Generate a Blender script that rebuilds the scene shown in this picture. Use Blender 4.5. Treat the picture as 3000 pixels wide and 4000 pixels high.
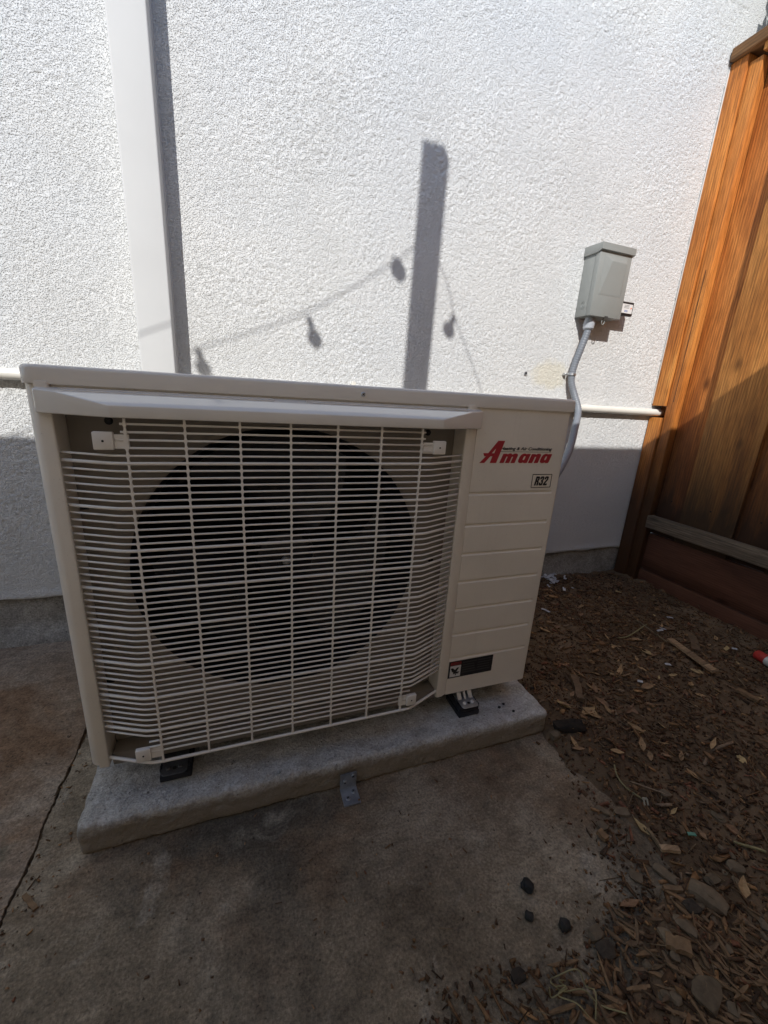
import bpy, bmesh, math, random
import numpy as np
from mathutils import Vector, Matrix, noise as mnoise

random.seed(7)
rng = np.random.default_rng(11)
scene = bpy.context.scene
C = scene.collection
for o in list(bpy.data.objects):
    bpy.data.objects.remove(o)

# ------------------------------------------------------------------ camera
YAW, PITCH, ROLL, FPX = -0.35038506, -0.28044487, -0.06028385, 1587.58
CAMH = 0.79
def rot3(y, p, r):
    cy, sy, cp, sp, cr, sr = math.cos(y), math.sin(y), math.cos(p), math.sin(p), math.cos(r), math.sin(r)
    Rz = Matrix(((cy, -sy, 0), (sy, cy, 0), (0, 0, 1)))
    Rx = Matrix(((1, 0, 0), (0, cp, -sp), (0, sp, cp)))
    Ry = Matrix(((cr, 0, sr), (0, 1, 0), (-sr, 0, cr)))
    return Rz @ Rx @ Ry
RM = rot3(YAW, PITCH, ROLL)
right, fwd, up = RM.col[0], RM.col[1], RM.col[2]
cam = bpy.data.cameras.new('camera')
camo = bpy.data.objects.new('camera', cam)
C.objects.link(camo)
M = Matrix.Identity(4)
for i in range(3):
    M[i][0], M[i][1], M[i][2] = right[i], up[i], -fwd[i]
M.translation = Vector((0, 0, CAMH))
camo.matrix_world = M
cam.sensor_fit = 'VERTICAL'
cam.sensor_height = 36.0
cam.lens = 36.0 * FPX / 4000.0
cam.clip_start = 0.02
cam.clip_end = 500
scene.camera = camo
scene.render.resolution_x, scene.render.resolution_y = 768, 1024

def ray(px, py):
    return RM @ Vector(((px - 1500) / FPX, 1.0, -(py - 2000) / FPX))
def on_y(px, py, y):
    q = ray(px, py); q = q * (y / q.y); q.z += CAMH; return q
def on_z(px, py, z=0.0):
    q = ray(px, py); q = q * ((z - CAMH) / q.z); q.z += CAMH; return q

# ------------------------------------------------------------------ light
SUN = Vector((0.52, 1.0, -0.92)).normalized()      # direction the light travels
elev = math.asin(-SUN.z)
world = bpy.data.worlds.new('World')
scene.world = world
world.use_nodes = True
nt = world.node_tree
bg = nt.nodes['Background']
sky = nt.nodes.new('ShaderNodeTexSky')
sky.sky_type = 'NISHITA'
sky.sun_disc = False
sky.sun_elevation = elev
sky.sun_rotation = math.atan2(-SUN.x, -SUN.y)
sky.air_density = 1.0
sky.dust_density = 0.6
sky.ozone_density = 1.6
nt.links.new(sky.outputs[0], bg.inputs[0])
bg.inputs[1].default_value = 0.105
sl = bpy.data.lights.new('sun', 'SUN')
sl.energy = 2.6
sl.angle = math.radians(0.4)
sl.color = (1.0, 0.985, 0.955)
so = bpy.data.objects.new('sun', sl)
so.rotation_euler = SUN.to_track_quat('-Z', 'Y').to_euler()
so.location = (-3, -5, 6)
C.objects.link(so)
scene.view_settings.view_transform = 'Standard'
scene.view_settings.look = 'None'
scene.view_settings.exposure = 0.75
scene.view_settings.gamma = 1.0
scene.view_settings.use_curve_mapping = False

# ------------------------------------------------------------------ helpers
def tag(o, label=None, cat=None, group=None, kind=None):
    if label: o['label'] = label
    if cat: o['category'] = cat
    if group: o['group'] = group
    if kind: o['kind'] = kind
    return o

WL = {}
def place(o, loc, parent):
    loc = Vector(loc)
    WL[o] = loc.copy()
    if parent is not None:
        o.parent = parent
        o.location = loc - WL[parent]
    else:
        o.location = loc
    C.objects.link(o)
    return o

def thing(name, loc, label, cat, group=None):
    o = bpy.data.objects.new(name, None)
    o.empty_display_size = 0.05
    place(o, loc, None)
    return tag(o, label, cat, group)

def finish(name, me, mat, parent=None, loc=(0, 0, 0), smooth=False):
    """me has coordinates relative to loc"""
    if mat is not None and len(me.materials) == 0:
        for m in (mat if isinstance(mat, (list, tuple)) else [mat]):
            me.materials.append(m)
    if smooth:
        me.polygons.foreach_set('use_smooth', [True] * len(me.polygons))
    o = bpy.data.objects.new(name, me)
    return place(o, loc, parent)

def bm_obj(name, bm, mat, parent=None, loc=None, smooth=False, sharp=None):
    """bm in world coordinates; origin moved to loc (bbox centre by default)"""
    if loc is None:
        xs = [v.co for v in bm.verts]
        loc = Vector([(min(c[i] for c in xs) + max(c[i] for c in xs)) / 2 for i in range(3)])
    loc = Vector(loc)
    bmesh.ops.translate(bm, vec=-loc, verts=bm.verts)
    bmesh.ops.recalc_face_normals(bm, faces=bm.faces)
    me = bpy.data.meshes.new(name)
    bm.to_mesh(me); bm.free()
    o = finish(name, me, mat, parent, loc, smooth)
    if smooth and sharp is not None:
        me.set_sharp_from_angle(angle=math.radians(sharp))
    return o

def add_box(bm, x0, x1, y0, y1, z0, z1, bev=0.0, seg=2):
    r = bmesh.ops.create_cube(bm, size=1.0)
    vs = r['verts']
    for v in vs:
        v.co = Vector(((x0 + x1) / 2 + v.co.x * (x1 - x0), (y0 + y1) / 2 + v.co.y * (y1 - y0), (z0 + z1) / 2 + v.co.z * (z1 - z0)))
    if bev > 0:
        es = list({e for v in vs for e in v.link_edges})
        bmesh.ops.bevel(bm, geom=es, offset=bev, segments=seg, profile=0.5, affect='EDGES')
    return vs

def box(name, x0, x1, y0, y1, z0, z1, mat, parent=None, bev=0.002, seg=2, smooth=True):
    bm = bmesh.new()
    add_box(bm, x0, x1, y0, y1, z0, z1, bev, seg)
    return bm_obj(name, bm, mat, parent, smooth=smooth and bev > 0, sharp=40)

def add_prism(bm, poly, axis, a, b, bev=0.0, seg=2):
    """poly: 2D points in the plane perpendicular to axis ('x': (y,z), 'y': (x,z), 'z': (x,y))"""
    def P(p, t):
        return {'x': (t, p[0], p[1]), 'y': (p[0], t, p[1]), 'z': (p[0], p[1], t)}[axis]
    A = [bm.verts.new(P(p, a)) for p in poly]
    B = [bm.verts.new(P(p, b)) for p in poly]
    n = len(poly)
    fs = [bm.faces.new(A), bm.faces.new(B)]
    for i in range(n):
        fs.append(bm.faces.new((A[i], A[(i + 1) % n], B[(i + 1) % n], B[i])))
    if bev > 0:
        es = [e for f in fs[:2] for e in f.edges]
        bmesh.ops.recalc_face_normals(bm, faces=fs)
        bmesh.ops.bevel(bm, geom=es, offset=bev, segments=seg, profile=0.5, affect='EDGES')

def add_tube(bm, pts, rad, n=8, cap=True, ring_rad=None):
    pts = [Vector(p) for p in pts]
    rings = []
    prev = None
    for i, p in enumerate(pts):
        if i == 0: d = pts[1] - p
        elif i == len(pts) - 1: d = p - pts[i - 1]
        else: d = (pts[i + 1] - p).normalized() + (p - pts[i - 1]).normalized()
        d.normalize()
        if prev is None:
            u = d.orthogonal().normalized()
        else:
            u = (prev - d * prev.dot(d))
            u = u.normalized() if u.length > 1e-6 else d.orthogonal().normalized()
        prev = u
        w = d.cross(u)
        r = ring_rad[i] if ring_rad is not None else rad
        rings.append([bm.verts.new(p + (u * math.cos(2 * math.pi * k / n) + w * math.sin(2 * math.pi * k / n)) * r) for k in range(n)])
    for a, b in zip(rings[:-1], rings[1:]):
        for k in range(n):
            bm.faces.new((a[k], a[(k + 1) % n], b[(k + 1) % n], b[k]))
    if cap:
        bm.faces.new(rings[0][::-1]); bm.faces.new(rings[-1])

def tube(name, pts, rad, mat, parent=None, n=8, loc=None, ring_rad=None):
    bm = bmesh.new()
    add_tube(bm, pts, rad, n, True, ring_rad)
    return bm_obj(name, bm, mat, parent, loc, smooth=True, sharp=50)

def catmull(pts, k=8):
    pts = [Vector(p) for p in pts]
    P = [pts[0] * 2 - pts[1]] + pts + [pts[-1] * 2 - pts[-2]]
    out = []
    for i in range(1, len(P) - 2):
        for j in range(k):
            t = j / k
            a, b, c, d = P[i - 1], P[i], P[i + 1], P[i + 2]
            out.append(0.5 * ((2 * b) + (c - a) * t + (2 * a - 5 * b + 4 * c - d) * t * t + (3 * b - a - 3 * c + d) * t ** 3))
    out.append(pts[-1])
    return out

def add_disc(bm, c, axis, r, h, n=16, bev=0.0):
    """short cylinder starting at c going along axis by h"""
    a = Vector(axis).normalized()
    u = a.orthogonal().normalized(); w = a.cross(u)
    c = Vector(c)
    prof = [(r, 0), (r, h - bev), (r - bev, h)] if bev > 0 else [(r, 0), (r, h)]
    rings = [[bm.verts.new(c + a * t + (u * math.cos(2 * math.pi * k / n) + w * math.sin(2 * math.pi * k / n)) * q) for k in range(n)] for q, t in prof]
    for A, B in zip(rings[:-1], rings[1:]):
        for k in range(n):
            bm.faces.new((A[k], A[(k + 1) % n], B[(k + 1) % n], B[k]))
    bm.faces.new(rings[0][::-1]); bm.faces.new(rings[-1])

def screw(name, c, axis, r, h, mat, parent, slotmat):
    bm = bmesh.new()
    add_disc(bm, c, axis, r, h, 16, r * 0.25)
    o = bm_obj(name, bm, mat, parent, smooth=True, sharp=40)
    a = Vector(axis).normalized()
    u = a.orthogonal().normalized(); w = a.cross(u)
    bm = bmesh.new()
    c2 = Vector(c) + a * (h + 0.0003)
    for d, e in ((u, w), (w, u)):
        k = 0.6 * r; t = 0.14 * r
        off = a * (0.0001 if d is w else 0.0)
        vs = [bm.verts.new(c2 + off + d * sx * k + e * sy * t) for sx, sy in ((-1, -1), (1, -1), (1, 1), (-1, 1))]
        bm.faces.new(vs)
    bm_obj('screw_slot', bm, slotmat, o)
    return o

def fill_curve(name, loops_list, to3, mat, parent, extr=0.0002):
    """loops_list: list of splines (2D); even-odd fill; to3 maps (x,y)->x,z in the plane; returns mesh object in the y plane given by to3[2]"""
    cu = bpy.data.curves.new(name, 'CURVE')
    cu.dimensions = '2D'
    cu.fill_mode = 'BOTH'
    cu.extrude = extr
    for lp in loops_list:
        s = cu.splines.new('POLY')
        s.points.add(len(lp) - 1)
        for i, p in enumerate(lp):
            s.points[i].co = (p[0], p[1], 0, 1)
        s.use_cyclic_u = True
    o = bpy.data.objects.new('tmp', cu)
    C.objects.link(o)
    dg = bpy.context.evaluated_depsgraph_get()
    me = bpy.data.meshes.new_from_object(o.evaluated_get(dg))
    bpy.data.objects.remove(o)
    return place_flat(name, me, to3, mat, parent)

def place_flat(name, me, to3, mat, parent):
    n = len(me.vertices)
    co = np.empty(n * 3); me.vertices.foreach_get('co', co); co = co.reshape(-1, 3)
    out = np.array([(*to3(c[0], c[1], c[2]),) for c in co])
    loc = out.mean(0)
    me.vertices.foreach_set('co', (out - loc).ravel())
    me.materials.clear()
    me.update()
    return finish(name, me, mat, parent, loc)

def text_mesh(name, body, to3, mat, parent, shear=0.0, offset=0.0, size=1.0, width=None):
    cu = bpy.data.curves.new(name, 'FONT')
    cu.body = body; cu.shear = shear; cu.offset = offset; cu.size = size
    cu.resolution_u = 3
    cu.extrude = 0.002
    o = bpy.data.objects.new('tmp', cu)
    C.objects.link(o)
    dg = bpy.context.evaluated_depsgraph_get()
    me = bpy.data.meshes.new_from_object(o.evaluated_get(dg))
    bpy.data.objects.remove(o)
    n = len(me.vertices)
    co = np.empty(n * 3); me.vertices.foreach_get('co', co); co = co.reshape(-1, 3)
    x0, x1, y0, y1 = co[:, 0].min(), co[:, 0].max(), co[:, 1].min(), co[:, 1].max()
    co[:, 0] = (co[:, 0] - x0) / (x1 - x0); co[:, 1] = (co[:, 1] - y0) / (y1 - y0)
    me.vertices.foreach_set('co', co.ravel())
    return place_flat(name, me, to3, mat, parent)

# ------------------------------------------------------------------ materials
def nmat(name):
    m = bpy.data.materials.new(name)
    m.use_nodes = True
    t = m.node_tree
    b = t.nodes['Principled BSDF']
    return m, t, b

def node(t, kind, **kw):
    n = t.nodes.new(kind)
    for k, v in kw.items():
        if k.startswith('i_'):
            n.inputs[k[2:].replace('_', ' ')].default_value = v
        else:
            setattr(n, k, v)
    return n

def ramp(t, fac, stops):
    r = t.nodes.new('ShaderNodeValToRGB')
    el = r.color_ramp.elements
    while len(el) < len(stops): el.new(0.5)
    for e, (p, c) in zip(el, stops):
        e.position = p
        e.color = (c, c, c, 1) if isinstance(c, (int, float)) else (*c, 1)
    t.links.new(fac, r.inputs[0])
    return r.outputs[0]

def mixc(t, fac, a, b, mode='MIX'):
    m = t.nodes.new('ShaderNodeMix'); m.data_type = 'RGBA'; m.blend_type = mode
    if isinstance(fac, float): m.inputs[0].default_value = fac
    else: t.links.new(fac, m.inputs[0])
    for s, v in ((6, a), (7, b)):
        if isinstance(v, tuple): m.inputs[s].default_value = (*v, 1) if len(v) == 3 else v
        else: t.links.new(v, m.inputs[s])
    return m.outputs[2]

def coords(t, scale=(1, 1, 1), mode='Object', loc=(0, 0, 0)):
    tc = t.nodes.new('ShaderNodeTexCoord')
    mp = t.nodes.new('ShaderNodeMapping')
    mp.inputs['Scale'].default_value = scale
    mp.inputs['Location'].default_value = loc
    t.links.new(tc.outputs[mode], mp.inputs[0])
    return mp.outputs[0]

def tnoise(t, vec, scale, detail=4, rough=0.55, dist=0.0):
    n = node(t, 'ShaderNodeTexNoise')
    n.inputs['Scale'].default_value = scale
    n.inputs['Detail'].default_value = detail
    n.inputs['Roughness'].default_value = rough
    n.inputs['Distortion'].default_value = dist
    t.links.new(vec, n.inputs['Vector'])
    return n.outputs['Fac']

def bump(t, b, h, strength, dist, prev=None):
    n = node(t, 'ShaderNodeBump')
    n.inputs['Strength'].default_value = strength
    n.inputs['Distance'].default_value = dist
    t.links.new(h, n.inputs['Height'])
    if prev is not None: t.links.new(prev, n.inputs['Normal'])
    t.links.new(n.outputs[0], b.inputs['Normal'])
    return n.outputs[0]

def plain(name, col, rough=0.5, metal=0.0, var=0.06, vs=20, bstr=0.0, bs=300, bd=0.0005, coat=0.0):
    m, t, b = nmat(name)
    v = coords(t)
    f = tnoise(t, v, vs, 5)
    c1 = tuple(x * (1 - var) for x in col); c2 = tuple(min(1, x * (1 + var)) for x in col)
    t.links.new(ramp(t, f, [(0.3, c1), (0.7, c2)]), b.inputs['Base Color'])
    rr = ramp(t, tnoise(t, v, vs * 2.3, 4), [(0.3, max(0.02, rough - 0.06)), (0.7, min(1, rough + 0.06))])
    t.links.new(rr, b.inputs['Roughness'])
    b.inputs['Metallic'].default_value = metal
    if coat: b.inputs['Coat Weight'].default_value = coat
    if bstr > 0:
        bump(t, b, tnoise(t, v, bs, 3), bstr, bd)
    return m

MAT = {}
def enamel(name, col, rough):
    m, t, b = nmat(name)
    v = coords(t)
    c = ramp(t, tnoise(t, v, 7, 6, 0.6), [(0.3, tuple(x * 0.95 for x in col)), (0.7, tuple(x * 1.04 for x in col))])
    st_ = tnoise(t, coords(t, (55, 55, 1.6)), 1.0, 5, 0.65)
    c = mixc(t, ramp(t, st_, [(0.55, 0.0), (0.78, 0.32)]), c, (0.62, 0.55, 0.46))
    c = mixc(t, ramp(t, tnoise(t, v, 420, 2, 0.6), [(0.68, 0.0), (0.74, 0.35)]), c, (0.30, 0.26, 0.21))
    t.links.new(c, b.inputs['Base Color'])
    t.links.new(ramp(t, tnoise(t, v, 16, 6, 0.7), [(0.3, rough - 0.08), (0.7, rough + 0.14)]), b.inputs['Roughness'])
    p = bump(t, b, tnoise(t, v, 900, 2), 0.12, 0.0003)
    bump(t, b, tnoise(t, v, 9, 2), 0.12, 0.004, p)
    return m
MAT['beige'] = enamel('beige_enamel', (0.82, 0.75, 0.65), 0.36)
MAT['beige_gloss'] = plain('beige_gloss', (0.80, 0.745, 0.67), 0.13, 0, 0.02, 9, 0.05, 60, 0.0006)
MAT['hood'] = plain('hood_enamel', (0.78, 0.74, 0.68), 0.10, 0, 0.02, 9, 0.10, 140, 0.0006, coat=1.0)
MAT['hood'].node_tree.nodes['Principled BSDF'].inputs['Coat Roughness'].default_value = 0.04
MAT['hood'].node_tree.nodes['Principled BSDF'].inputs['Coat IOR'].default_value = 1.7
MAT['grille'] = plain('grille_plastic', (0.86, 0.81, 0.74), 0.35, 0, 0.03, 30)
MAT['tab'] = plain('tab_plastic', (0.84, 0.79, 0.72), 0.4, 0, 0.03, 30)
MAT['shroud'] = plain('shroud_beige_shaded', (0.24, 0.205, 0.165), 0.45, 0, 0.05, 12)  # beige darkened; depth shade behind the grille is put into the colour
MAT['fan'] = plain('fan_black', (0.010, 0.010, 0.012), 0.32, 0, 0.2, 30)
MAT['mouth'] = plain('mouth_dark', (0.012, 0.012, 0.012), 0.45, 0, 0.2, 30)
MAT['coil'] = plain('coil_dark', (0.006, 0.006, 0.006), 0.8, 0, 0.3, 60)
MAT['rubber'] = plain('rubber_black', (0.014, 0.015, 0.022), 0.65, 0, 0.2, 60)
MAT['zinc'] = plain('zinc', (0.55, 0.56, 0.58), 0.38, 0.9, 0.15, 60, 0.1, 200)
MAT['galv'] = plain('galvanised', (0.36, 0.38, 0.41), 0.5, 0.75, 0.25, 50, 0.1, 300)
MAT['galvdark'] = plain('dull_zinc', (0.13, 0.13, 0.135), 0.55, 0.7, 0.2, 50)
MAT['darkmetal'] = plain('dark_metal', (0.02, 0.02, 0.02), 0.5, 0.5, 0.2, 50)
MAT['black'] = plain('black_print', (0.012, 0.011, 0.012), 0.5, 0, 0.1, 50)
MAT['red'] = plain('red_print', (0.40, 0.018, 0.028), 0.42, 0, 0.05, 50)
MAT['dullred'] = plain('dull_red_print', (0.30, 0.03, 0.03), 0.5, 0, 0.1, 80)
MAT['labelwhite'] = plain('label_white', (0.70, 0.68, 0.66), 0.45, 0, 0.04, 80)
MAT['greytext'] = plain('grey_print', (0.05, 0.05, 0.05), 0.5, 0, 0.1, 80)
MAT['boxgrey'] = plain('grey_enamel', (0.27, 0.28, 0.265), 0.42, 0, 0.03, 14, 0.06, 800, 0.0002)
MAT['conduit'] = plain('grey_conduit', (0.19, 0.205, 0.23), 0.4, 0, 0.05, 40)
MAT['fitting'] = plain('fitting_plastic', (0.42, 0.44, 0.47), 0.3, 0, 0.05, 40)
MAT['pvcwhite'] = plain('white_pvc', (0.60, 0.60, 0.59), 0.7, 0, 0.03, 5, 0.05, 120)
MAT['pvcwhite'].node_tree.nodes['Principled BSDF'].inputs['Specular IOR Level'].default_value = 0.2
MAT['pipe'] = plain('painted_pipe', (0.74, 0.71, 0.64), 0.4, 0, 0.05, 14, 0.15, 70, 0.0006)
MAT['pipe_in'] = plain('pipe_end', (0.46, 0.36, 0.20), 0.6, 0, 0.1, 40)
MAT['blue'] = plain('blue_print', (0.12, 0.18, 0.42), 0.5, 0, 0.1, 80)
MAT['orange'] = plain('orange_print', (0.75, 0.22, 0.10), 0.5, 0, 0.1, 80)
MAT['redpaint'] = plain('red_paint', (0.50, 0.04, 0.03), 0.55, 0, 0.25, 60, 0.2, 120)
MAT['whitepaint'] = plain('white_paint', (0.62, 0.60, 0.56), 0.6, 0, 0.12, 60, 0.2, 120)
MAT['teal'] = plain('teal_plastic', (0.10, 0.30, 0.22), 0.4, 0, 0.05, 60)
MAT['bulb'] = plain('bulb_dark', (0.05, 0.05, 0.05), 0.2, 0, 0.1, 60)
MAT['straw'] = plain('straw', (0.27, 0.23, 0.11), 0.7, 0, 0.25, 60)
MAT['twig'] = plain('twig', (0.20, 0.14, 0.08), 0.85, 0, 0.3, 90, 0.4, 200, 0.001)
MAT['caulk'] = plain('caulk', (0.55, 0.53, 0.50), 0.7, 0, 0.08, 40)
MAT['clip'] = plain('clip_metal', (0.35, 0.32, 0.25), 0.5, 0.3, 0.1, 40)

def stucco_mat():
    m, t, b = nmat('stucco')
    v = coords(t)
    f = tnoise(t, v, 3.0, 5, 0.6)
    c = ramp(t, f, [(0.25, (0.66, 0.66, 0.645)), (0.5, (0.73, 0.73, 0.715)), (0.8, (0.77, 0.765, 0.745))])
    # faint yellow repair patch
    tc = t.nodes.new('ShaderNodeTexCoord')
    d = node(t, 'ShaderNodeVectorMath', operation='DISTANCE')
    mp = t.nodes.new('ShaderNodeMapping')
    mp.inputs['Scale'].default_value = (0.62, 1, 1)
    t.links.new(tc.outputs['Object'], mp.inputs[0])
    t.links.new(mp.outputs[0], d.inputs[0]); d.inputs[1].default_value = (1.141 * 0.62, 0, 0.898)
    ad = node(t, 'ShaderNodeMath', operation='MULTIPLY_ADD')
    t.links.new(tnoise(t, v, 22, 4), ad.inputs[0]); ad.inputs[1].default_value = 0.07; t.links.new(d.outputs['Value'], ad.inputs[2])
    pf = ramp(t, ad.outputs[0], [(0.070, 0.75), (0.10, 0.0)])
    c = mixc(t, pf, c, (0.74, 0.69, 0.56))
    # smudges of thin overspray
    f2 = tnoise(t, v, 1.4, 3)
    c = mixc(t, ramp(t, f2, [(0.42, 0.0), (0.68, 0.75)]), c, (0.655, 0.672, 0.685))
    t.links.new(c, b.inputs['Base Color'])
    b.inputs['Roughness'].default_value = 0.9
    b.inputs['Specular IOR Level'].default_value = 0.2
    n1 = tnoise(t, v, 290, 2, 0.6)
    n2 = tnoise(t, v, 75, 2, 0.5)
    p = bump(t, b, ramp(t, n1, [(0.30, 0.0), (0.52, 1.0)]), 0.9, 0.0026)
    bump(t, b, n2, 0.25, 0.003, p)
    return m
MAT['stucco'] = stucco_mat()

def concrete_mat(name, cols, sc, bstr=0.9, bsc=190, bd=0.0030, tint=None, fine=0.42, splash=None):
    m, t, b = nmat(name)
    v = coords(t)
    f = tnoise(t, v, sc, 8, 0.62, 0.4)
    c = ramp(t, f, cols)
    if tint:
        for (ts, lo, hi, tc_, off) in tint:
            v2 = coords(t, loc=(off, off * 1.7, 0))
            c = mixc(t, ramp(t, tnoise(t, v2, ts, 6, 0.65, 0.6), [(lo, 0.0), (hi, 1.0)]), c, tc_)
    c = mixc(t, fine, c, ramp(t, tnoise(t, coords(t, (1, 1.6, 1)), 26, 9, 0.78, 0.2), [(0.30, 0.0), (0.70, 1.0)]), 'OVERLAY')
    c = mixc(t, ramp(t, tnoise(t, v, 130, 2, 0.5), [(0.70, 0.0), (0.74, 0.8)]), c, (0.03, 0.024, 0.018))
    sp = tnoise(t, v, 220, 3, 0.7)
    c = mixc(t, fine, c, ramp(t, sp, [(0.3, 0.0), (0.7, 1.0)]), 'OVERLAY')
    if splash:      # mud splashed up the sides from the slab, ragged upper limit
        sp_ = node(t, 'ShaderNodeSeparateXYZ'); t.links.new(coords(t), sp_.inputs[0])
        ma = node(t, 'ShaderNodeMath', operation='MULTIPLY_ADD'); t.links.new(tnoise(t, v, 22, 6, 0.7), ma.inputs[0])
        ma.inputs[1].default_value = -0.045; t.links.new(sp_.outputs[2], ma.inputs[2])
        c = mixc(t, ramp(t, ma.outputs[0], [(0.018, 0.85), (0.042, 0.0)]), c, splash)
    t.links.new(c, b.inputs['Base Color'])
    b.inputs['Roughness'].default_value = 0.88
    b.inputs['Specular IOR Level'].default_value = 0.25
    p = bump(t, b, tnoise(t, v, bsc, 5, 0.65), bstr, bd)
    bump(t, b, tnoise(t, v, 18, 5, 0.6), 0.4, 0.006, p)
    return m
MAT['slab'] = concrete_mat('slab_concrete', [(0.32, (0.15, 0.115, 0.076)), (0.5, (0.26, 0.207, 0.143)), (0.68, (0.40, 0.335, 0.245))], 4.2,
    tint=[(2.1, 0.52, 0.66, (0.20, 0.13, 0.078), 3.1), (2.6, 0.50, 0.64, (0.112, 0.094, 0.070), 9.4), (9.0, 0.58, 0.74, (0.37, 0.325, 0.255), 17.0)])
MAT['slab_old'] = concrete_mat('old_concrete', [(0.30, (0.18, 0.132, 0.092)), (0.5, (0.27, 0.205, 0.148)), (0.72, (0.38, 0.315, 0.245))], 4.5, 0.7,
    tint=[(2.3, 0.48, 0.62, (0.19, 0.118, 0.07), 2.2), (3.0, 0.60, 0.72, (0.135, 0.14, 0.095), 5.0)])
MAT['pad'] = concrete_mat('pad_concrete', [(0.25, (0.42, 0.405, 0.375)), (0.5, (0.52, 0.50, 0.465)), (0.75, (0.60, 0.58, 0.545))], 5, 1.0, 130, 0.006,
    tint=[(60, 0.62, 0.74, (0.15, 0.135, 0.115), 1.0), (9, 0.55, 0.75, (0.36, 0.33, 0.285), 6.0)], fine=0.35, splash=(0.27, 0.22, 0.16))
MAT['foundation'] = concrete_mat('foundation_concrete', [(0.25, (0.22, 0.205, 0.18)), (0.5, (0.30, 0.285, 0.26)), (0.75, (0.36, 0.345, 0.32))], 6, 0.5, 90, 0.002,
    tint=[(14, 0.6, 0.72, (0.15, 0.125, 0.10), 4.0)])

def dirt_mat():
    m, t, b = nmat('dirt')
    v = coords(t)
    c = ramp(t, tnoise(t, v, 7, 8, 0.65, 0.5), [(0.3, (0.095, 0.062, 0.037)), (0.5, (0.155, 0.103, 0.062)), (0.72, (0.225, 0.155, 0.096))])
    c = mixc(t, ramp(t, tnoise(t, v, 190, 3, 0.7), [(0.62, 0.0), (0.70, 0.7)]), c, (0.16, 0.125, 0.09))
    t.links.new(c, b.inputs['Base Color'])
    b.inputs['Roughness'].default_value = 0.95
    b.inputs['Specular IOR Level'].default_value = 0.15
    p = bump(t, b, tnoise(t, v, 140, 5, 0.7), 0.9, 0.004)
    bump(t, b, tnoise(t, v, 40, 4, 0.6), 0.6, 0.008, p)
    return m
MAT['dirt'] = dirt_mat()

def attr_mat(name, rough=0.85):
    m, t, b = nmat(name)
    a = node(t, 'ShaderNodeAttribute'); a.attribute_name = 'Col'
    v = coords(t)
    c = mixc(t, 0.45, a.outputs['Color'], ramp(t, tnoise(t, v, 160, 4, 0.7), [(0.3, 0.15), (0.7, 0.85)]), 'OVERLAY')
    t.links.new(c, b.inputs['Base Color'])
    b.inputs['Roughness'].default_value = rough
    b.inputs['Specular IOR Level'].default_value = 0.2
    bump(t, b, tnoise(t, v, 300, 3), 0.4, 0.001)
    return m
MAT['chips'] = attr_mat('mulch_chips')

def vary_mat(name, stops, rough=0.85, sc=60, bstr=0.5, bd=0.001, bs=150):
    """colour from per-object random + noise"""
    m, t, b = nmat(name)
    oi = node(t, 'ShaderNodeObjectInfo')
    v = coords(t)
    c = ramp(t, oi.outputs['Random'], stops)
    c = mixc(t, 0.5, c, ramp(t, tnoise(t, v, sc, 5, 0.7), [(0.25, 0.1), (0.75, 0.9)]), 'OVERLAY')
    t.links.new(c, b.inputs['Base Color'])
    b.inputs['Roughness'].default_value = rough
    b.inputs['Specular IOR Level'].default_value = 0.25
    bump(t, b, tnoise(t, v, bs, 4), bstr, bd)
    return m
MAT['stone'] = vary_mat('stone', [(0.0, (0.13, 0.098, 0.063)), (0.4, (0.19, 0.142, 0.092)), (0.75, (0.15, 0.115, 0.077)), (1.0, (0.24, 0.185, 0.12))])
MAT['darkstone'] = vary_mat('dark_stone', [(0.0, (0.022, 0.022, 0.022)), (1.0, (0.038, 0.036, 0.032))], 0.6)
MAT['clod'] = vary_mat('soil_clod', [(0.0, (0.045, 0.036, 0.028)), (1.0, (0.07, 0.055, 0.04))], 0.9, 80, 0.9, 0.003, 90)
MAT['leaf'] = vary_mat('dry_leaf', [(0.0, (0.30, 0.19, 0.095)), (0.35, (0.42, 0.27, 0.135)), (0.7, (0.22, 0.125, 0.075)), (1.0, (0.47, 0.34, 0.16))], 0.7, 120)
MAT['chunk'] = vary_mat('wood_chunk', [(0.0, (0.17, 0.105, 0.058)), (0.5, (0.23, 0.145, 0.078)), (1.0, (0.14, 0.094, 0.058))], 0.85, 90)
MAT['chipwhite'] = vary_mat('paint_chip', [(0.0, (0.42, 0.42, 0.44)), (1.0, (0.6, 0.59, 0.57))], 0.7, 90)
MAT['bark'] = vary_mat('bark', [(0.0, (0.022, 0.018, 0.014)), (1.0, (0.04, 0.03, 0.022))], 0.9, 60, 0.9, 0.003, 90)

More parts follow.
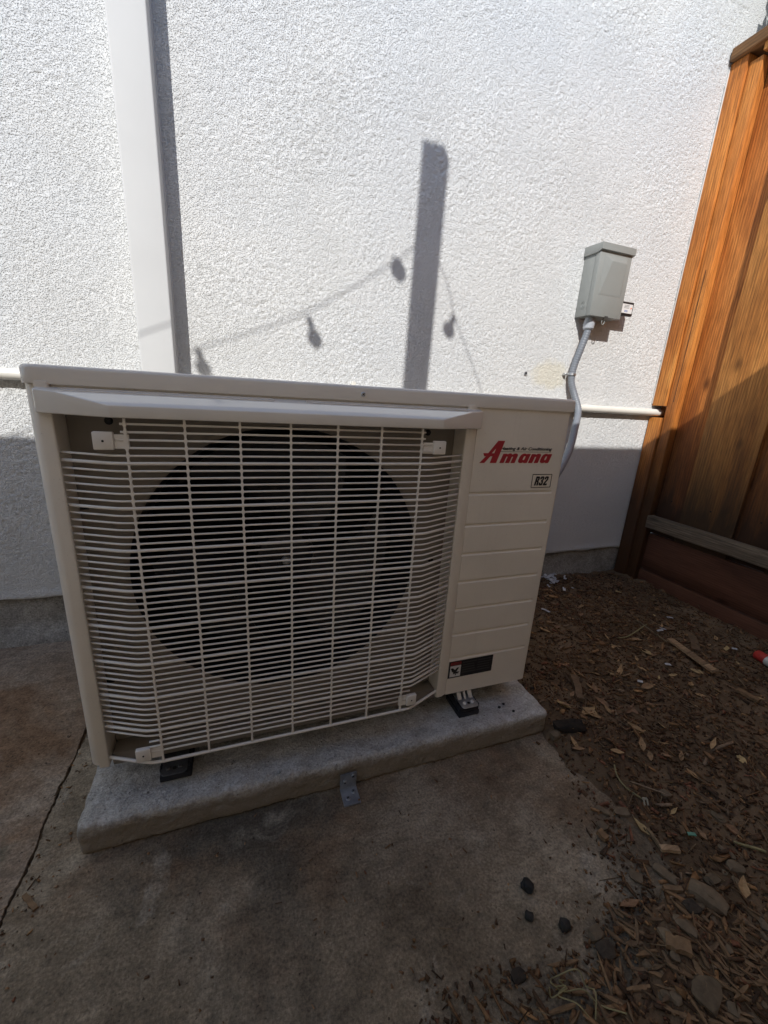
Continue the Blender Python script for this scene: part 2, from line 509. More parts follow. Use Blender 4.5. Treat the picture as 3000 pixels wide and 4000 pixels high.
def wood_mat(name, dark, mid, light, rough=0.6, along=2, stain_shade=None, grain=1.0, seed=0.0):
    m, t, b = nmat(name)
    sc = [38.0, 38.0, 38.0]; sc[along] = 2.6
    oi = node(t, 'ShaderNodeObjectInfo')
    tc = t.nodes.new('ShaderNodeTexCoord')
    ad = node(t, 'ShaderNodeVectorMath', operation='ADD')
    mu = node(t, 'ShaderNodeMath', operation='MULTIPLY'); t.links.new(oi.outputs['Random'], mu.inputs[0]); mu.inputs[1].default_value = 37.0
    t.links.new(tc.outputs['Object'], ad.inputs[0]); t.links.new(mu.outputs[0], ad.inputs[1])
    def mapped(s):
        mp = t.nodes.new('ShaderNodeMapping'); mp.inputs['Scale'].default_value = s
        t.links.new(ad.outputs[0], mp.inputs[0]); return mp.outputs[0]
    v1 = mapped(sc)
    s2 = [9.0] * 3; s2[along] = 1.5
    v2 = mapped(s2)
    g = tnoise(t, v1, 5.0, 4, 0.6, 0.3)
    big = tnoise(t, v2, 0.9, 3, 0.5, 0.8)
    # ring lines
    wv = node(t, 'ShaderNodeTexWave', wave_type='BANDS', bands_direction='Y' if along == 2 else 'Z', wave_profile='SAW')
    wv.inputs['Scale'].default_value = 2.4; wv.inputs['Distortion'].default_value = 4.0
    wv.inputs['Detail'].default_value = 2.0; wv.inputs['Detail Scale'].default_value = 0.6
    s3 = [14.0] * 3; s3[along] = 0.9
    t.links.new(mapped(s3), wv.inputs['Vector'])
    c = ramp(t, big, [(0.3, dark), (0.5, mid), (0.72, light)])
    c = mixc(t, 0.55 * grain, c, ramp(t, g, [(0.30, 0.15), (0.68, 0.82)]), 'OVERLAY')
    c = mixc(t, 0.75 * grain, c, ramp(t, wv.outputs['Fac'], [(0.0, 0.62), (0.75, 0.5), (1.0, 0.16)]), 'OVERLAY')
    # per-board tone
    hs = node(t, 'ShaderNodeHueSaturation')
    mr = node(t, 'ShaderNodeMapRange'); t.links.new(oi.outputs['Random'], mr.inputs[0])
    mr.inputs[3].default_value = 0.82; mr.inputs[4].default_value = 1.15
    t.links.new(mr.outputs[0], hs.inputs['Value']); t.links.new(c, hs.inputs['Color'])
    c = hs.outputs[0]
    # knots
    vk = node(t, 'ShaderNodeTexVoronoi'); vk.inputs['Scale'].default_value = 1.0
    s4 = [9.0] * 3; s4[along] = 4.0
    t.links.new(mapped(s4), vk.inputs['Vector'])
    c = mixc(t, ramp(t, vk.outputs['Distance'], [(0.06, 0.9), (0.15, 0.0)]), c, tuple(x * 0.3 for x in dark))
    if stain_shade:
        # damp-stained lower boards, deepened to paint in shade; world height, ragged outline
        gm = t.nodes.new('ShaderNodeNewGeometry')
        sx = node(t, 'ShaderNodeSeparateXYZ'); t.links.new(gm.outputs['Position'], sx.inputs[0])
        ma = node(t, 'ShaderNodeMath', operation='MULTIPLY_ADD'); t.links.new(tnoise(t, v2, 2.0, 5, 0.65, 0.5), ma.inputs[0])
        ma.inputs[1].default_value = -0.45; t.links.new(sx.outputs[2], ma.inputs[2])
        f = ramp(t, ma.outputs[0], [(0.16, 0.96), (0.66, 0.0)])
        c = mixc(t, f, c, stain_shade)
    t.links.new(c, b.inputs['Base Color'])
    b.inputs['Roughness'].default_value = rough
    b.inputs['Specular IOR Level'].default_value = 0.3
    p = bump(t, b, g, 0.35, 0.0016)
    bump(t, b, wv.outputs['Fac'], 0.12, 0.001, p)
    return m
MAT['cedar'] = wood_mat('cedar_orange', (0.34, 0.105, 0.020), (0.47, 0.165, 0.034), (0.60, 0.25, 0.06), 0.5, stain_shade=(0.055, 0.028, 0.015))
MAT['cedar_red'] = wood_mat('cedar_red', (0.28, 0.082, 0.016), (0.38, 0.125, 0.026), (0.50, 0.19, 0.045), 0.55, stain_shade=(0.045, 0.028, 0.02))
MAT['cedar_pale'] = wood_mat('cedar_pale', (0.40, 0.155, 0.036), (0.51, 0.22, 0.056), (0.60, 0.28, 0.08), 0.6, stain_shade=(0.05, 0.034, 0.022))
MAT['cedar_grey'] = wood_mat('weathered_rail', (0.13, 0.10, 0.07), (0.20, 0.155, 0.11), (0.29, 0.23, 0.165), 0.8, along=1)
MAT['kick'] = wood_mat('dark_kickboard', (0.075, 0.032, 0.019), (0.11, 0.047, 0.028), (0.15, 0.066, 0.04), 0.55, along=1, grain=0.6)
MAT['cap'] = wood_mat('cap_board', (0.10, 0.05, 0.02), (0.20, 0.10, 0.04), (0.30, 0.16, 0.065), 0.6, along=1)
MAT['oldfence'] = wood_mat('old_fence', (0.50, 0.42, 0.32), (0.60, 0.515, 0.41), (0.66, 0.58, 0.48), 0.85, grain=0.4)
MAT['lath'] = wood_mat('lath_wood', (0.30, 0.19, 0.105), (0.38, 0.25, 0.14), (0.44, 0.30, 0.18), 0.75, along=0)
m, t, b = nmat('green_leaf')
oi_v = coords(t)
t.links.new(ramp(t, tnoise(t, oi_v, 9, 3), [(0.3, (0.05, 0.13, 0.02)), (0.7, (0.13, 0.25, 0.045))]), b.inputs['Base Color'])
b.inputs['Roughness'].default_value = 0.5
MAT['green'] = m

# ------------------------------------------------------------------ numpy noise
def fnoise(shape, sigma, seed):
    """band-limited noise with unit variance, feature size about 2.5*sigma pixels"""
    g = np.random.default_rng(seed).standard_normal(shape)
    F = np.fft.rfft2(g)
    ky = np.fft.fftfreq(shape[0])[:, None]; kx = np.fft.rfftfreq(shape[1])[None, :]
    F *= np.exp(-2 * (np.pi ** 2) * (sigma ** 2) * (kx ** 2 + ky ** 2))
    n = np.fft.irfft2(F, s=shape)
    return (n - n.mean()) / n.std()

def grid_mesh(name, P):
    """P: (ny,nx,3)"""
    ny, nx = P.shape[:2]
    idx = np.arange(ny * nx, dtype=np.int32).reshape(ny, nx)
    q = np.stack([idx[:-1, :-1], idx[:-1, 1:], idx[1:, 1:], idx[1:, :-1]], -1).reshape(-1, 4)
    me = bpy.data.meshes.new(name)
    me.vertices.add(ny * nx); me.vertices.foreach_set('co', P.reshape(-1).astype(np.float32))
    nf = len(q)
    me.loops.add(nf * 4); me.loops.foreach_set('vertex_index', q.ravel())
    me.polygons.add(nf)
    me.polygons.foreach_set('loop_start', np.arange(0, nf * 4, 4, dtype=np.int32))
    me.polygons.foreach_set('loop_total', np.full(nf, 4, dtype=np.int32))
    me.polygons.foreach_set('use_smooth', np.ones(nf, dtype=bool))
    me.update(); me.validate()
    return me

def smooth(a, b, x):
    t = np.clip((x - a) / (b - a), 0, 1); return t * t * (3 - 2 * t)

# ================================================================== GROUND
EDGE = [(0.70, 3.0), (0.705, 1.0), (0.70, 0.64), (0.675, 0.53), (0.652, 0.448), (0.602, 0.341), (0.52, 0.283), (0.406, 0.258), (0.30, 0.283), (0.225, 0.288), (0.17, 0.23), (0.15, -0.4), (0.15, -3.0)]
def edge_dist(X, Y):
    """signed distance to the slab edge, positive on the soil side"""
    best = np.full(X.shape, 1e9); 
    for (x0, y0), (x1, y1) in zip(EDGE[:-1], EDGE[1:]):
        dx, dy = x1 - x0, y1 - y0
        tt = np.clip(((X - x0) * dx + (Y - y0) * dy) / (dx * dx + dy * dy), 0, 1)
        best = np.minimum(best, np.hypot(X - x0 - tt * dx, Y - y0 - tt * dy))
    inside = np.zeros(X.shape, bool)      # inside = slab side polygon (edge closed far to the left)
    poly = EDGE + [(-9, -3.0), (-9, 3.0)]
    n = len(poly)
    for i in range(n):
        x0, y0 = poly[i]; x1, y1 = poly[(i + 1) % n]
        if y0 == y1: continue
        c = (y0 > Y) != (y1 > Y)
        inside ^= c & (X < (x1 - x0) * (Y - y0) / (y1 - y0) + x0)
    return np.where(inside, -best, best)

gx = np.concatenate([[-60, -30, -12, -6, -3, -1.5, -0.8, -0.4, -0.1], np.arange(0.05, 1.84, 0.007), [1.95, 2.3, 3, 5, 9, 18, 40, 70]])
gy = np.concatenate([[-60, -30, -12, -6, -3, -1.5, -0.8], np.arange(-0.4, 1.44, 0.007), [1.6, 2, 3, 6, 12, 30, 70]])
GX, GY = np.meshgrid(gx, gy)
n1 = fnoise(GX.shape, 14, 1); n2 = fnoise(GX.shape, 4, 2); n3 = fnoise(GX.shape, 1.4, 3)
D = edge_dist(GX, GY) + n1 * 0.012 + n2 * 0.006
GZ = -0.030 + 0.043 * smooth(-0.06, 0.10, D) + np.where(D > 0, 1, 0.3) * (n1 * 0.004 + n2 * 0.0025 + n3 * 0.0022)
GZ += 0.012 * smooth(0.9, 1.3, GY) * smooth(0.7, 0.9, GX) + 0.022 * smooth(1.45, 1.75, GX) * smooth(1.3, 0.6, GY)
coarse = (GX < 0.0) | (GX > 1.9) | (GY < -0.45) | (GY > 1.5)
GZ = np.where(coarse, -0.05, GZ)
def ground_z(x, y):
    i = np.clip(np.searchsorted(gx, x), 1, len(gx) - 1); j = np.clip(np.searchsorted(gy, y), 1, len(gy) - 1)
    fx = (x - gx[i - 1]) / (gx[i] - gx[i - 1]); fy = (y - gy[j - 1]) / (gy[j] - gy[j - 1])
    z = (GZ[j - 1, i - 1] * (1 - fx) + GZ[j - 1, i] * fx) * (1 - fy) + (GZ[j, i - 1] * (1 - fx) + GZ[j, i] * fx) * fy
    return z
def top_z(x, y):
    """soil or slab, whichever is higher"""
    return max(float(ground_z(x, y)), 0.0 if (float(edge_dist(np.array([x]), np.array([y]))[0]) < 0.05) else -1)
o = finish('ground', grid_mesh('ground', np.stack([GX, GY, GZ], -1)), MAT['dirt'])
tag(o, 'dark brown garden soil beside the concrete', kind='structure')

# concrete slabs either side of the open joint
def jag(y, s):
    return 0.0045 * mnoise.noise(Vector((y * 26, s, 0))) + 0.003 * mnoise.noise(Vector((y * 90, s, 3))) + 0.006 * mnoise.noise(Vector((y * 7, 5, 0)))
ys = [(-0.6 + 1.975 * i / 420) for i in range(421)]
def jx(y): return -0.362 + 0.012 * (y - 0.7)
def slab(name, left, mat, label):
    bm = bmesh.new()
    gap = lambda y: 0.0018 + 0.0045 * max(0, mnoise.noise(Vector((y * 9, 1, 8)))) + 0.002 * max(0, mnoise.noise(Vector((y * 31, 4, 8))))
    if left: poly = [(-4.0, -0.6)] + [(jx(y) - gap(y) + jag(y, 2.0), y) for y in ys] + [(-4.0, 1.375)]
    else: poly = [(0.82, -0.6), (0.82, 1.375)] + [(jx(y) + gap(y) + jag(y, 9.0), y) for y in reversed(ys)]
    add_prism(bm, poly, 'z', -0.11, 0.0 if not left else 0.003)
    es = [e for e in bm.edges if all(v.co.z > -0.01 for v in e.verts) and all(abs(v.co.x - jx(v.co.y)) < 0.05 for v in e.verts)]
    bmesh.ops.bevel(bm, geom=es, offset=0.0022, segments=2, profile=0.5, affect='EDGES')
    o = bm_obj(name, bm, mat, None, loc=(0, 0, 0))
    return tag(o, label, kind='structure')
slab('concrete_slab', False, MAT['slab'], 'stained grey-brown concrete slab under the equipment pad')
slab('concrete_path', True, MAT['slab_old'], 'old rough concrete path beyond the open joint')

jy = np.arange(-0.6, 1.37, 0.006); jxs = np.linspace(-0.022, 0.022, 9)
JX, JY = np.meshgrid(jxs, jy)
JZ = -0.013 + 0.004 * fnoise(JX.shape, 3, 71) + 0.002 * fnoise(JX.shape, 1, 72)
JXw = -0.362 + 0.012 * (JY - 0.7) + JX
o = finish('joint_soil', grid_mesh('joint_soil', np.stack([JXw, JY, np.minimum(JZ, -0.001)], -1)), MAT['dirt'])
tag(o, 'dark soil packed into the open slab joint', kind='structure')

# ================================================================== HOUSE WALL
WY = 1.35
hw = thing('house_wall', (0.5, WY, 0), 'white rough stucco house wall on a concrete foundation behind the air conditioner', 'wall')
sx_ = np.concatenate([[-5, -3, -1.6, -1.15], np.arange(-1.05, 1.745, 0.0032), [1.9, 2.5, 4, 6]])
sz_ = np.concatenate([np.arange(0.150, 2.16, 0.0032), [2.25, 2.5, 3.0, 3.3]])
SX, SZ = np.meshgrid(sx_, sz_)
a1 = fnoise(SX.shape, 0.45, 21); a2 = fnoise(SX.shape, 0.8, 22); a3 = fnoise(SX.shape, 22, 23)
hgt = np.minimum(a1 * 0.8 + a2 * 0.55, 0.42)            # plateaus with pits between
hgt = hgt * 0.00085 * (1 + 0.25 * np.clip(a3, -1.5, 1.5)) + a3 * 0.0006
inn = (SX > -1.04) & (SX < 1.73) & (SZ < 2.15)
SY = np.where(inn, -hgt, 0.0)
# ragged lip along the weep screed
lip = 0.004 * fnoise((1, SX.shape[1]), 9, 4)[0]
SZ2 = SZ.copy(); SZ2[0] += lip; SZ2[1] += lip * 0.6; SZ2[2] += lip * 0.3
SY[0] += 0.006; SY[1] += 0.001
# rounded bulge row near the lower edge
bulge = np.exp(-((SZ - 0.162) / 0.014) ** 2) * 0.004
SY -= bulge * (0.7 + 0.3 * np.sin(SX * 9))
bot = np.stack([SX[0], np.full(SX.shape[1], 0.02), SZ2[0]], -1)[None]
Pm = np.concatenate([bot, np.stack([SX, SY, SZ2], -1)], 0)
finish('stucco', grid_mesh('stucco', Pm), MAT['stucco'], hw, (0, WY, 0))
box('wall_core', -5, 6, WY + 0.024, WY + 0.2, -0.3, 3.3, MAT['foundation'], hw, 0)
box('weep_screed', -5, 6, WY + 0.0145, WY + 0.0235, 0.136, 0.165, MAT['galv'], hw, 0)
# foundation face, slightly uneven
fx = np.concatenate([[-5, -3, -1.5], np.arange(-1.1, 1.8, 0.012), [2.5, 6]]); fz = np.arange(-0.12, 0.17, 0.009)
FX, FZ = np.meshgrid(fx, fz)
FY = 0.0125 + fnoise(FX.shape, 2.5, 31) * 0.0014 + fnoise(FX.shape, 9, 32) * 0.002
cove = smooth(0.075, 0.0, FZ) * smooth(-0.10, -0.30, FX) * 0.022
FY = FY - cove
finish('foundation', grid_mesh('foundation', np.stack([FX, FY, FZ], -1)), MAT['foundation'], hw, (0, WY, 0))
# old anchor hole left in the stucco
bm = bmesh.new(); add_disc(bm, (1.023, WY - 0.0035, 0.898), (0, -1, 0), 0.0065, 0.0015, 14)
anc = bm_obj('wall_anchor', bm, MAT['galv'], hw)
bm = bmesh.new(); add_disc(bm, (1.023, WY - 0.0051, 0.898), (0, -1, 0), 0.0036, 0.0006, 12)
bm_obj('anchor_hole', bm, MAT['black'], anc)

# ------------------------------------------------------------------ line set cover (white duct)
du = thing('line_set_cover', (-0.196, WY, 0.25), 'tall white plastic line set cover running down the stucco wall', 'duct cover')
XL, XR = -0.2365, -0.1545
bm = bmesh.new()
def arc(cx, cy, r, a0, a1, n=5):
    return [(cx + r * math.cos(math.radians(a0 + (a1 - a0) * i / n)), cy + r * math.sin(math.radians(a0 + (a1 - a0) * i / n))) for i in range(n + 1)]
yf = 1.283
poly = [(XL, WY - 0.002)] + arc(XL + 0.005, yf + 0.005, 0.005, 180, 270) + arc(XR - 0.004, yf + 0.004, 0.004, 270, 360) + [(XR, WY - 0.006)]
add_prism(bm, poly, 'z', 0.22, 2.9)
bm_obj('cover', bm, MAT['pvcwhite'], du, smooth=True, sharp=35)
bm = bmesh.new()
add_box(bm, XL + 0.003, XR + 0.0022, WY - 0.016, WY + 0.001, 0.22, 2.9)
bm_obj('base_track', bm, MAT['pvcwhite'], du)

# ------------------------------------------------------------------ painted pipe along the wall
pi = thing('wall_pipe', (0.6, 1.332, 0.786), 'off-white painted horizontal pipe fixed along the stucco wall', 'pipe')
bm = bmesh.new()
pts = [(-4, 1.332, 0.790)] + [(-3.5 + 5.235 * i / 60, 1.332 + 0.0006 * math.sin(i), 0.788 - 0.0008 * i / 60 * 5) for i in range(61)]
add_tube(bm, pts, 0.0145, 16, True)
tube_o = bm_obj('pipe_run', bm, MAT['pipe'], pi, smooth=True, sharp=60)
e = pts[-1]
bm = bmesh.new(); add_disc(bm, (e[0] + 0.0002, e[1], e[2]), (1, 0, 0), 0.0148, 0.022, 16, 0.002)
bm_obj('pipe_end', bm, MAT['pipe_in'], pi, smooth=True, sharp=50)
for x in (-1.0, 0.35):
    bm = bmesh.new(); add_tube(bm, [(x, 1.332, 0.788), (x + 0.016, 1.332, 0.788)], 0.0168, 16)
    add_box(bm, x + 0.002, x + 0.014, 1.333, 1.3495, 0.80, 0.825, 0.001, 1)
    bm_obj('pipe_strap', bm, MAT['pipe'], pi, smooth=True, sharp=40)

# ================================================================== SIDE FENCE
FXp = 1.72
sf = thing('wood_fence', (1.74, 0.6, 0), 'orange cedar board fence meeting the stucco wall at a right angle', 'fence')
def fy(y, x): return y * x / FXp
def fz_(z, x): return CAMH + (z - CAMH) * x / FXp
def board(name, x0, x1, y0, y1, z0, z1, mat, bev=0.0025, parent=sf):
    return box(name, x0, x1, y0, y1, z0, z1, mat, parent, bev, 2)
# trim post against the wall, with the notch for the pipe (front piece is split)
XA = 1.703
bm = bmesh.new()
add_prism(bm, [(1.3465, -0.05), (1.289, -0.05), (1.289, 0.764), (1.3465, 0.764)], 'x', XA, XA + 0.075, 0.002)
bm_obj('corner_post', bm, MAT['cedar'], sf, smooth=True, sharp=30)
bm = bmesh.new()
add_prism(bm, [(1.3465, 0.813), (1.289, 0.813), (1.289, 1.988), (1.3465, 1.988)], 'x', XA, XA + 0.075, 0.002)
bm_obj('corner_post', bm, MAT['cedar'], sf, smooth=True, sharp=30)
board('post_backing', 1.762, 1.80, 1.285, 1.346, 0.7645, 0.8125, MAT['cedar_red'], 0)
board('caulk_bead', XA - 0.004, XA + 0.004, 1.3455, 1.3488, 0.82, 1.98, MAT['caulk'], 0.001)
# narrow stop strip beside it
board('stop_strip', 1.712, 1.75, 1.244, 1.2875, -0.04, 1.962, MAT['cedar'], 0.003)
box('strip_split', 1.7112, 1.7135, 1.2600, 1.2615, 0.83, 1.32, MAT['black'], sf, 0)
# boards: recessed (x 1.752) and proud (x 1.734) alternate
xr, xp = 1.752, 1.734
edges = [1.243, 1.128, 0.925, 0.80, 0.595, 0.47, 0.265, 0.14, -0.065, -0.19]
for i in range(len(edges) - 1):
    y1, y0 = edges[i], edges[i + 1]
    if i % 2 == 0:
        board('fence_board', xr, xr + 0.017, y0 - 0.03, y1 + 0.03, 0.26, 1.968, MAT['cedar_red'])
    else:
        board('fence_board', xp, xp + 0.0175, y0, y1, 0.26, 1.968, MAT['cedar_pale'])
# top rail, cap and fascia strip
board('cap_board', 1.688, 1.84, -0.22, 1.345, 1.990, 2.028, MAT['cap'], 0.004)
board('fascia_strip', 1.7005, 1.733, -0.22, 1.2425, 1.966, 1.9895, MAT['cedar_pale'], 0.002)
# bottom rail and kickboards
board('bottom_rail', 1.700, 1.7335, -0.22, 1.2435, 0.289, 0.345, MAT['cedar_grey'], 0.003)
board('kickboard', 1.738, 1.772, -0.22, 1.2435, 0.090, 0.2585, MAT['kick'], 0.003)
board('kickboard', 1.734, 1.775, -0.22, 1.2435, -0.06, 0.086, MAT['kick'], 0.003)
# nail heads
for i, y in enumerate((1.19, 1.02, 0.86, 0.70)):
    for z in (1.90, 0.42):
        bm = bmesh.new(); add_disc(bm, ((xr if i % 2 == 0 else xp) + 0.0002, y, z + 0.004 * (i % 3)), (-1, 0, 0), 0.0032, 0.0008, 10)
        bm_obj('nail_head', bm, MAT['darkmetal'], sf)

# ================================================================== BACK FENCE + STRING LIGHTS (out of view, they cast the shade)
bf = thing('boundary_fence', (0, -0.25, 0), 'pale board fence facing the house wall across the side yard', 'fence')
x = -4.2; k = 0
while x < 1.9:
    w = 0.135 + 0.004 * ((k * 7) % 3)
    box('fence_board', x, x + w, -0.262, -0.244, -0.02, 2.045, MAT['oldfence'], bf, 0.0015, 1)
    x += w + 0.002; k += 1
box('cap_board', -4.2, 1.9, -0.30, -0.225, 2.045, 2.078, MAT['oldfence'], bf, 0.003)
for z in (0.35, 1.8): box('fence_rail', -4.2, 1.9, -0.30, -0.2625, z, z + 0.085, MAT['oldfence'], bf, 0.003)

py = -0.20
dy = 1.35 - py
def cast(xw, zw, y=py):          # point at depth y whose shadow falls on the wall at (xw, zw)
    d = 1.35 - y; return Vector((xw - 0.52 * d, y, zw + 0.92 * d))
po = cast(0.585, 1.16)
lp = thing('light_post', (po.x, py, 0), 'slim wooden post fixed to the boundary fence holding up string lights', 'post')
top = cast(0.593, 1.503)
bm = bmesh.new()
add_prism(bm, [(-0.036, -0.019), (0.036, -0.019), (0.036, 0.019), (-0.036, 0.019)], 'z', 0, top.z, 0.004)
for v in bm.verts: v.co.x += po.x + (v.co.z - po.z) * 0.016; v.co.y += py
bm_obj('post', bm, MAT['oldfence'], lp)
sg = thing('string_lights', (po.x, py + 0.028, po.z), 'dark cord of string lights with hanging bulbs looped over the post', 'string lights')
yc = py + 0.028
cpts = [cast(x, z, yc) for x, z in ((-0.62, 0.60), (-0.40, 0.72), (-0.19, 0.845), (0.197, 1.01), (0.48, 1.19), (0.575, 1.262), (0.66, 1.165), (0.71, 1.05), (0.80, 0.90), (0.92, 0.68), (1.0, 0.55))]
cord = catmull(cpts, 6)
tube('cord', cord, 0.0017, MAT['rubber'], sg, 6)
for (bx, bz, hx, hz, r) in ((0.483, 1.190, 0.004, -0.010, 0.024), (0.215, 0.985, 0.018, -0.045, 0.021), (-0.10, 0.87, 0.012, -0.04, 0.02), (0.703, 1.045, -0.016, -0.034, 0.021)):
    s = cast(bx, bz + 0.012, yc); e2 = cast(bx + hx, bz + hz, yc)
    if (e2 - s).length < 0.03: e2 = s + Vector((0, -0.02, -0.02))
    d = (e2 - s).normalized()
    bl = tube('bulb', [e2 - d * r * 1.2, e2 - d * r * 0.8, e2 - d * r * .4, e2, e2 + d * r * .5, e2 + d * r * .9], r, MAT['bulb'], sg, 10, ring_rad=[r * .35, r * .7, r * .95, r, r * .8, r * .15])
    tube('socket', [s, e2 - d * r], 0.0085, MAT['rubber'], bl, 8)

# ================================================================== EQUIPMENT PAD
PX0, PX1, PY0, PY1, PZ = -0.285, 0.697, 0.633, 1.23, 0.064
bm = bmesh.new()
nx, ny, nz = 150, 92, 12
def padpt(u, v, w):     # superbox surface
    return Vector((PX0 + (PX1 - PX0) * u, PY0 + (PY1 - PY0) * v, PZ * w))
me_f = []
vd = {}
def pv(i, j, k):
    key = (i, j, k)
    if key not in vd: vd[key] = bm.verts.new(padpt(i / nx, j / ny, k / nz))
    return vd[key]
for i in range(nx):
    for j in range(ny):
        bm.faces.new((pv(i, j, nz), pv(i + 1, j, nz), pv(i + 1, j + 1, nz), pv(i, j + 1, nz)))
for k in range(nz):
    for i in range(nx):
        bm.faces.new((pv(i, 0, k), pv(i + 1, 0, k), pv(i + 1, 0, k + 1), pv(i, 0, k + 1)))
        bm.faces.new((pv(i, ny, k), pv(i, ny, k + 1), pv(i + 1, ny, k + 1), pv(i + 1, ny, k)))
    for j in range(ny):
        bm.faces.new((pv(0, j, k), pv(0, j, k + 1), pv(0, j + 1, k + 1), pv(0, j + 1, k)))
        bm.faces.new((pv(nx, j, k), pv(nx, j + 1, k), pv(nx, j + 1, k + 1), pv(nx, j, k + 1)))
R = 0.011
cx, cy, cz = (PX0 + PX1) / 2, (PY0 + PY1) / 2, 0.0
hx, hy, hz = (PX1 - PX0) / 2, (PY1 - PY0) / 2, PZ
for v in bm.verts:
    p = v.co
    q = Vector((max(-(hx - R), min(hx - R, p.x - cx)), max(-(hy - R), min(hy - R, p.y - cy)), max(0, min(hz - R, p.z))))
    d = Vector((p.x - cx, p.y - cy, p.z)) - q
    outn = d.normalized() if d.length > 1e-6 else Vector((0, 0, 1))
    if d.length > 1e-6:
        p2 = Vector((cx, cy, 0)) + q + outn * R
    else: p2 = p.copy()
    dn = 0.0030 * mnoise.noise(p2 * 70) + 0.0016 * mnoise.noise(p2 * 150) + 0.0024 * mnoise.noise(p2 * 16)
    if p.z < 0.004: dn -= 0.005
    p2 += outn * dn
    if p.z < 0.001: p2.z = -0.001
    v.co = p2
pad = bm_obj('equipment_pad', bm, MAT['pad'], None, loc=(cx, cy, 0), smooth=True)
tag(pad, 'light grey concrete equipment pad under the air conditioner', 'pad')

# ================================================================== AIR CONDITIONER
ac = thing('air_conditioner', (0.195, 0.875, 0.064), 'beige outdoor air conditioner with wire grille and red lettering on a concrete pad', 'air conditioner')
YF, ZB, ZL, ZT = 0.700, 0.117, 0.778, 0.803
BXL, BXR, YB = -0.2745, 0.662, 1.05
# left corner column + left side sheet
bm = bmesh.new()
poly = [(BXL, YB), (BXL, YF + 0.02)] + arc(BXL + 0.017, YF + 0.0185, 0.017, 180, 268, 8) + \
       [(-0.2597, 0.7030), (-0.2585, 0.7030), (-0.2580, 0.6955)] + arc(-0.2445, 0.6965, 0.0025, 270, 360, 3) + [(-0.2420, 0.742), (-0.262, 0.742), (-0.262, YB)]
add_prism(bm, poly, 'z', ZB, ZL + 0.004, 0.0025, 2)
bm_obj('side_panel', bm, MAT['beige'], ac, smooth=True, sharp=30)
# right frame strip
bm = bmesh.new()
poly = [(0.4115, 0.742), (0.4115, 0.698)] + arc(0.4145, 0.6985, 0.003, 180, 270, 3) + [(0.4245, 0.6955), (0.4375, 0.7008), (0.4375, 0.742)]
add_prism(bm, poly, 'z', ZB, ZL + 0.004, 0.0015, 1)
bm_obj('grille_frame', bm, MAT['beige'], ac, smooth=True, sharp=25)
# right front panel with pressed grooves, wrapping round the corner
GRO = [0.607, 0.539, 0.474, 0.409, 0.342, 0.278, 0.214]
zs = [(ZB, 0)]
for g in sorted(GRO):
    zs += [(g - 0.0048, 0), (g - 0.0042, 0.0003), (g - 0.0004, 0.0042), (g + 0.0026, 0.0044), (g + 0.0032, 0.0004), (g + 0.0038, 0)]
zs += [(ZL + 0.004, 0)]
xcols = [(0.4378, 1), (0.6395, 1), (0.6425, 0.8), (0.6450, 0.25), (0.6462, 0)]
corner = arc(BXR - 0.007, YF + 0.007, 0.007, 270, 360, 16)
bm = bmesh.new()
rows = []
for z, d in zs:
    row = [bm.verts.new((x, YF + d * w, z)) for x, w in xcols]
    row += [bm.verts.new((x, y, z)) for x, y in corner] + [bm.verts.new((BXR, YB, z)), bm.verts.new((BXR - 0.012, YB, z)), bm.verts.new((BXR - 0.012, YF + 0.03, z)), bm.verts.new((0.4378, YF + 0.03, z))]
    rows.append(row)
n = len(rows[0])
for A, B in zip(rows[:-1], rows[1:]):
    for k in range(n):
        bm.faces.new((A[k], A[(k + 1) % n], B[(k + 1) % n], B[k]))
bm.faces.new(rows[0][::-1]); bm.faces.new(rows[-1])
bm_obj('front_panel', bm, MAT['beige'], ac, smooth=True, sharp=7)
# top apron behind the hood
box('top_apron', -0.2418, 0.4113, 0.7015, 0.741, 0.741, ZL + 0.003, MAT['beige'], ac, 0.001, 1)
# base pan
bm = bmesh.new()
add_box(bm, -0.2405, 0.4105, 0.7060, 0.7415, 0.1085, 0.134, 0.002)
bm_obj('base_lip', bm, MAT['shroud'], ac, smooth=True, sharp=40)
box('base_pan', -0.262, BXR - 0.0125, 0.7425, YB, 0.1172, 0.126, MAT['darkmetal'], ac, 0.001, 1)
# lid
bm = bmesh.new()
lx0, lx1, ly0, ly1 = -0.2768, 0.6690, 0.6965, 1.055
poly = arc(lx0 + 0.018, ly0 + 0.018, 0.018, 180, 270, 8) + arc(lx1 - 0.009, ly0 + 0.009, 0.009, 270, 360, 6) + arc(lx1 - 0.009, ly1 - 0.009, 0.009, 0, 90, 5) + arc(lx0 + 0.018, ly1 - 0.018, 0.018, 90, 180, 6)
n = len(poly)
prof = [(0.0030, ZL - 0.0005), (0.0002, ZL - 0.0005), (0.0, ZL + 0.0008), (0.0, ZT - 0.006), (0.0012, ZT - 0.0025), (0.0045, ZT - 0.0004), (0.012, ZT), (0.020, ZT - 0.0012)]
lcx, lcy = (lx0 + lx1) / 2, (ly0 + ly1) / 2
rings = []
for ins, z in prof:
    sxx = 1 - ins / ((lx1 - lx0) / 2); syy = 1 - ins / ((ly1 - ly0) / 2)
    rings.append([bm.verts.new((lcx + (p[0] - lcx) * sxx, lcy + (p[1] - lcy) * syy, z)) for p in poly])
for A, B in zip(rings[:-1], rings[1:]):
    for k in range(n): bm.faces.new((A[k], A[(k + 1) % n], B[(k + 1) % n], B[k]))
bm.faces.new(rings[0][::-1]); bm.faces.new(rings[-1])
lid = bm_obj('lid', bm, MAT['beige_gloss'], ac, smooth=True, sharp=50)
screw('screw', (0.204, 0.6967, 0.7885), (0, -1, 0), 0.0042, 0.0022, MAT['zinc'], lid, MAT['black'])
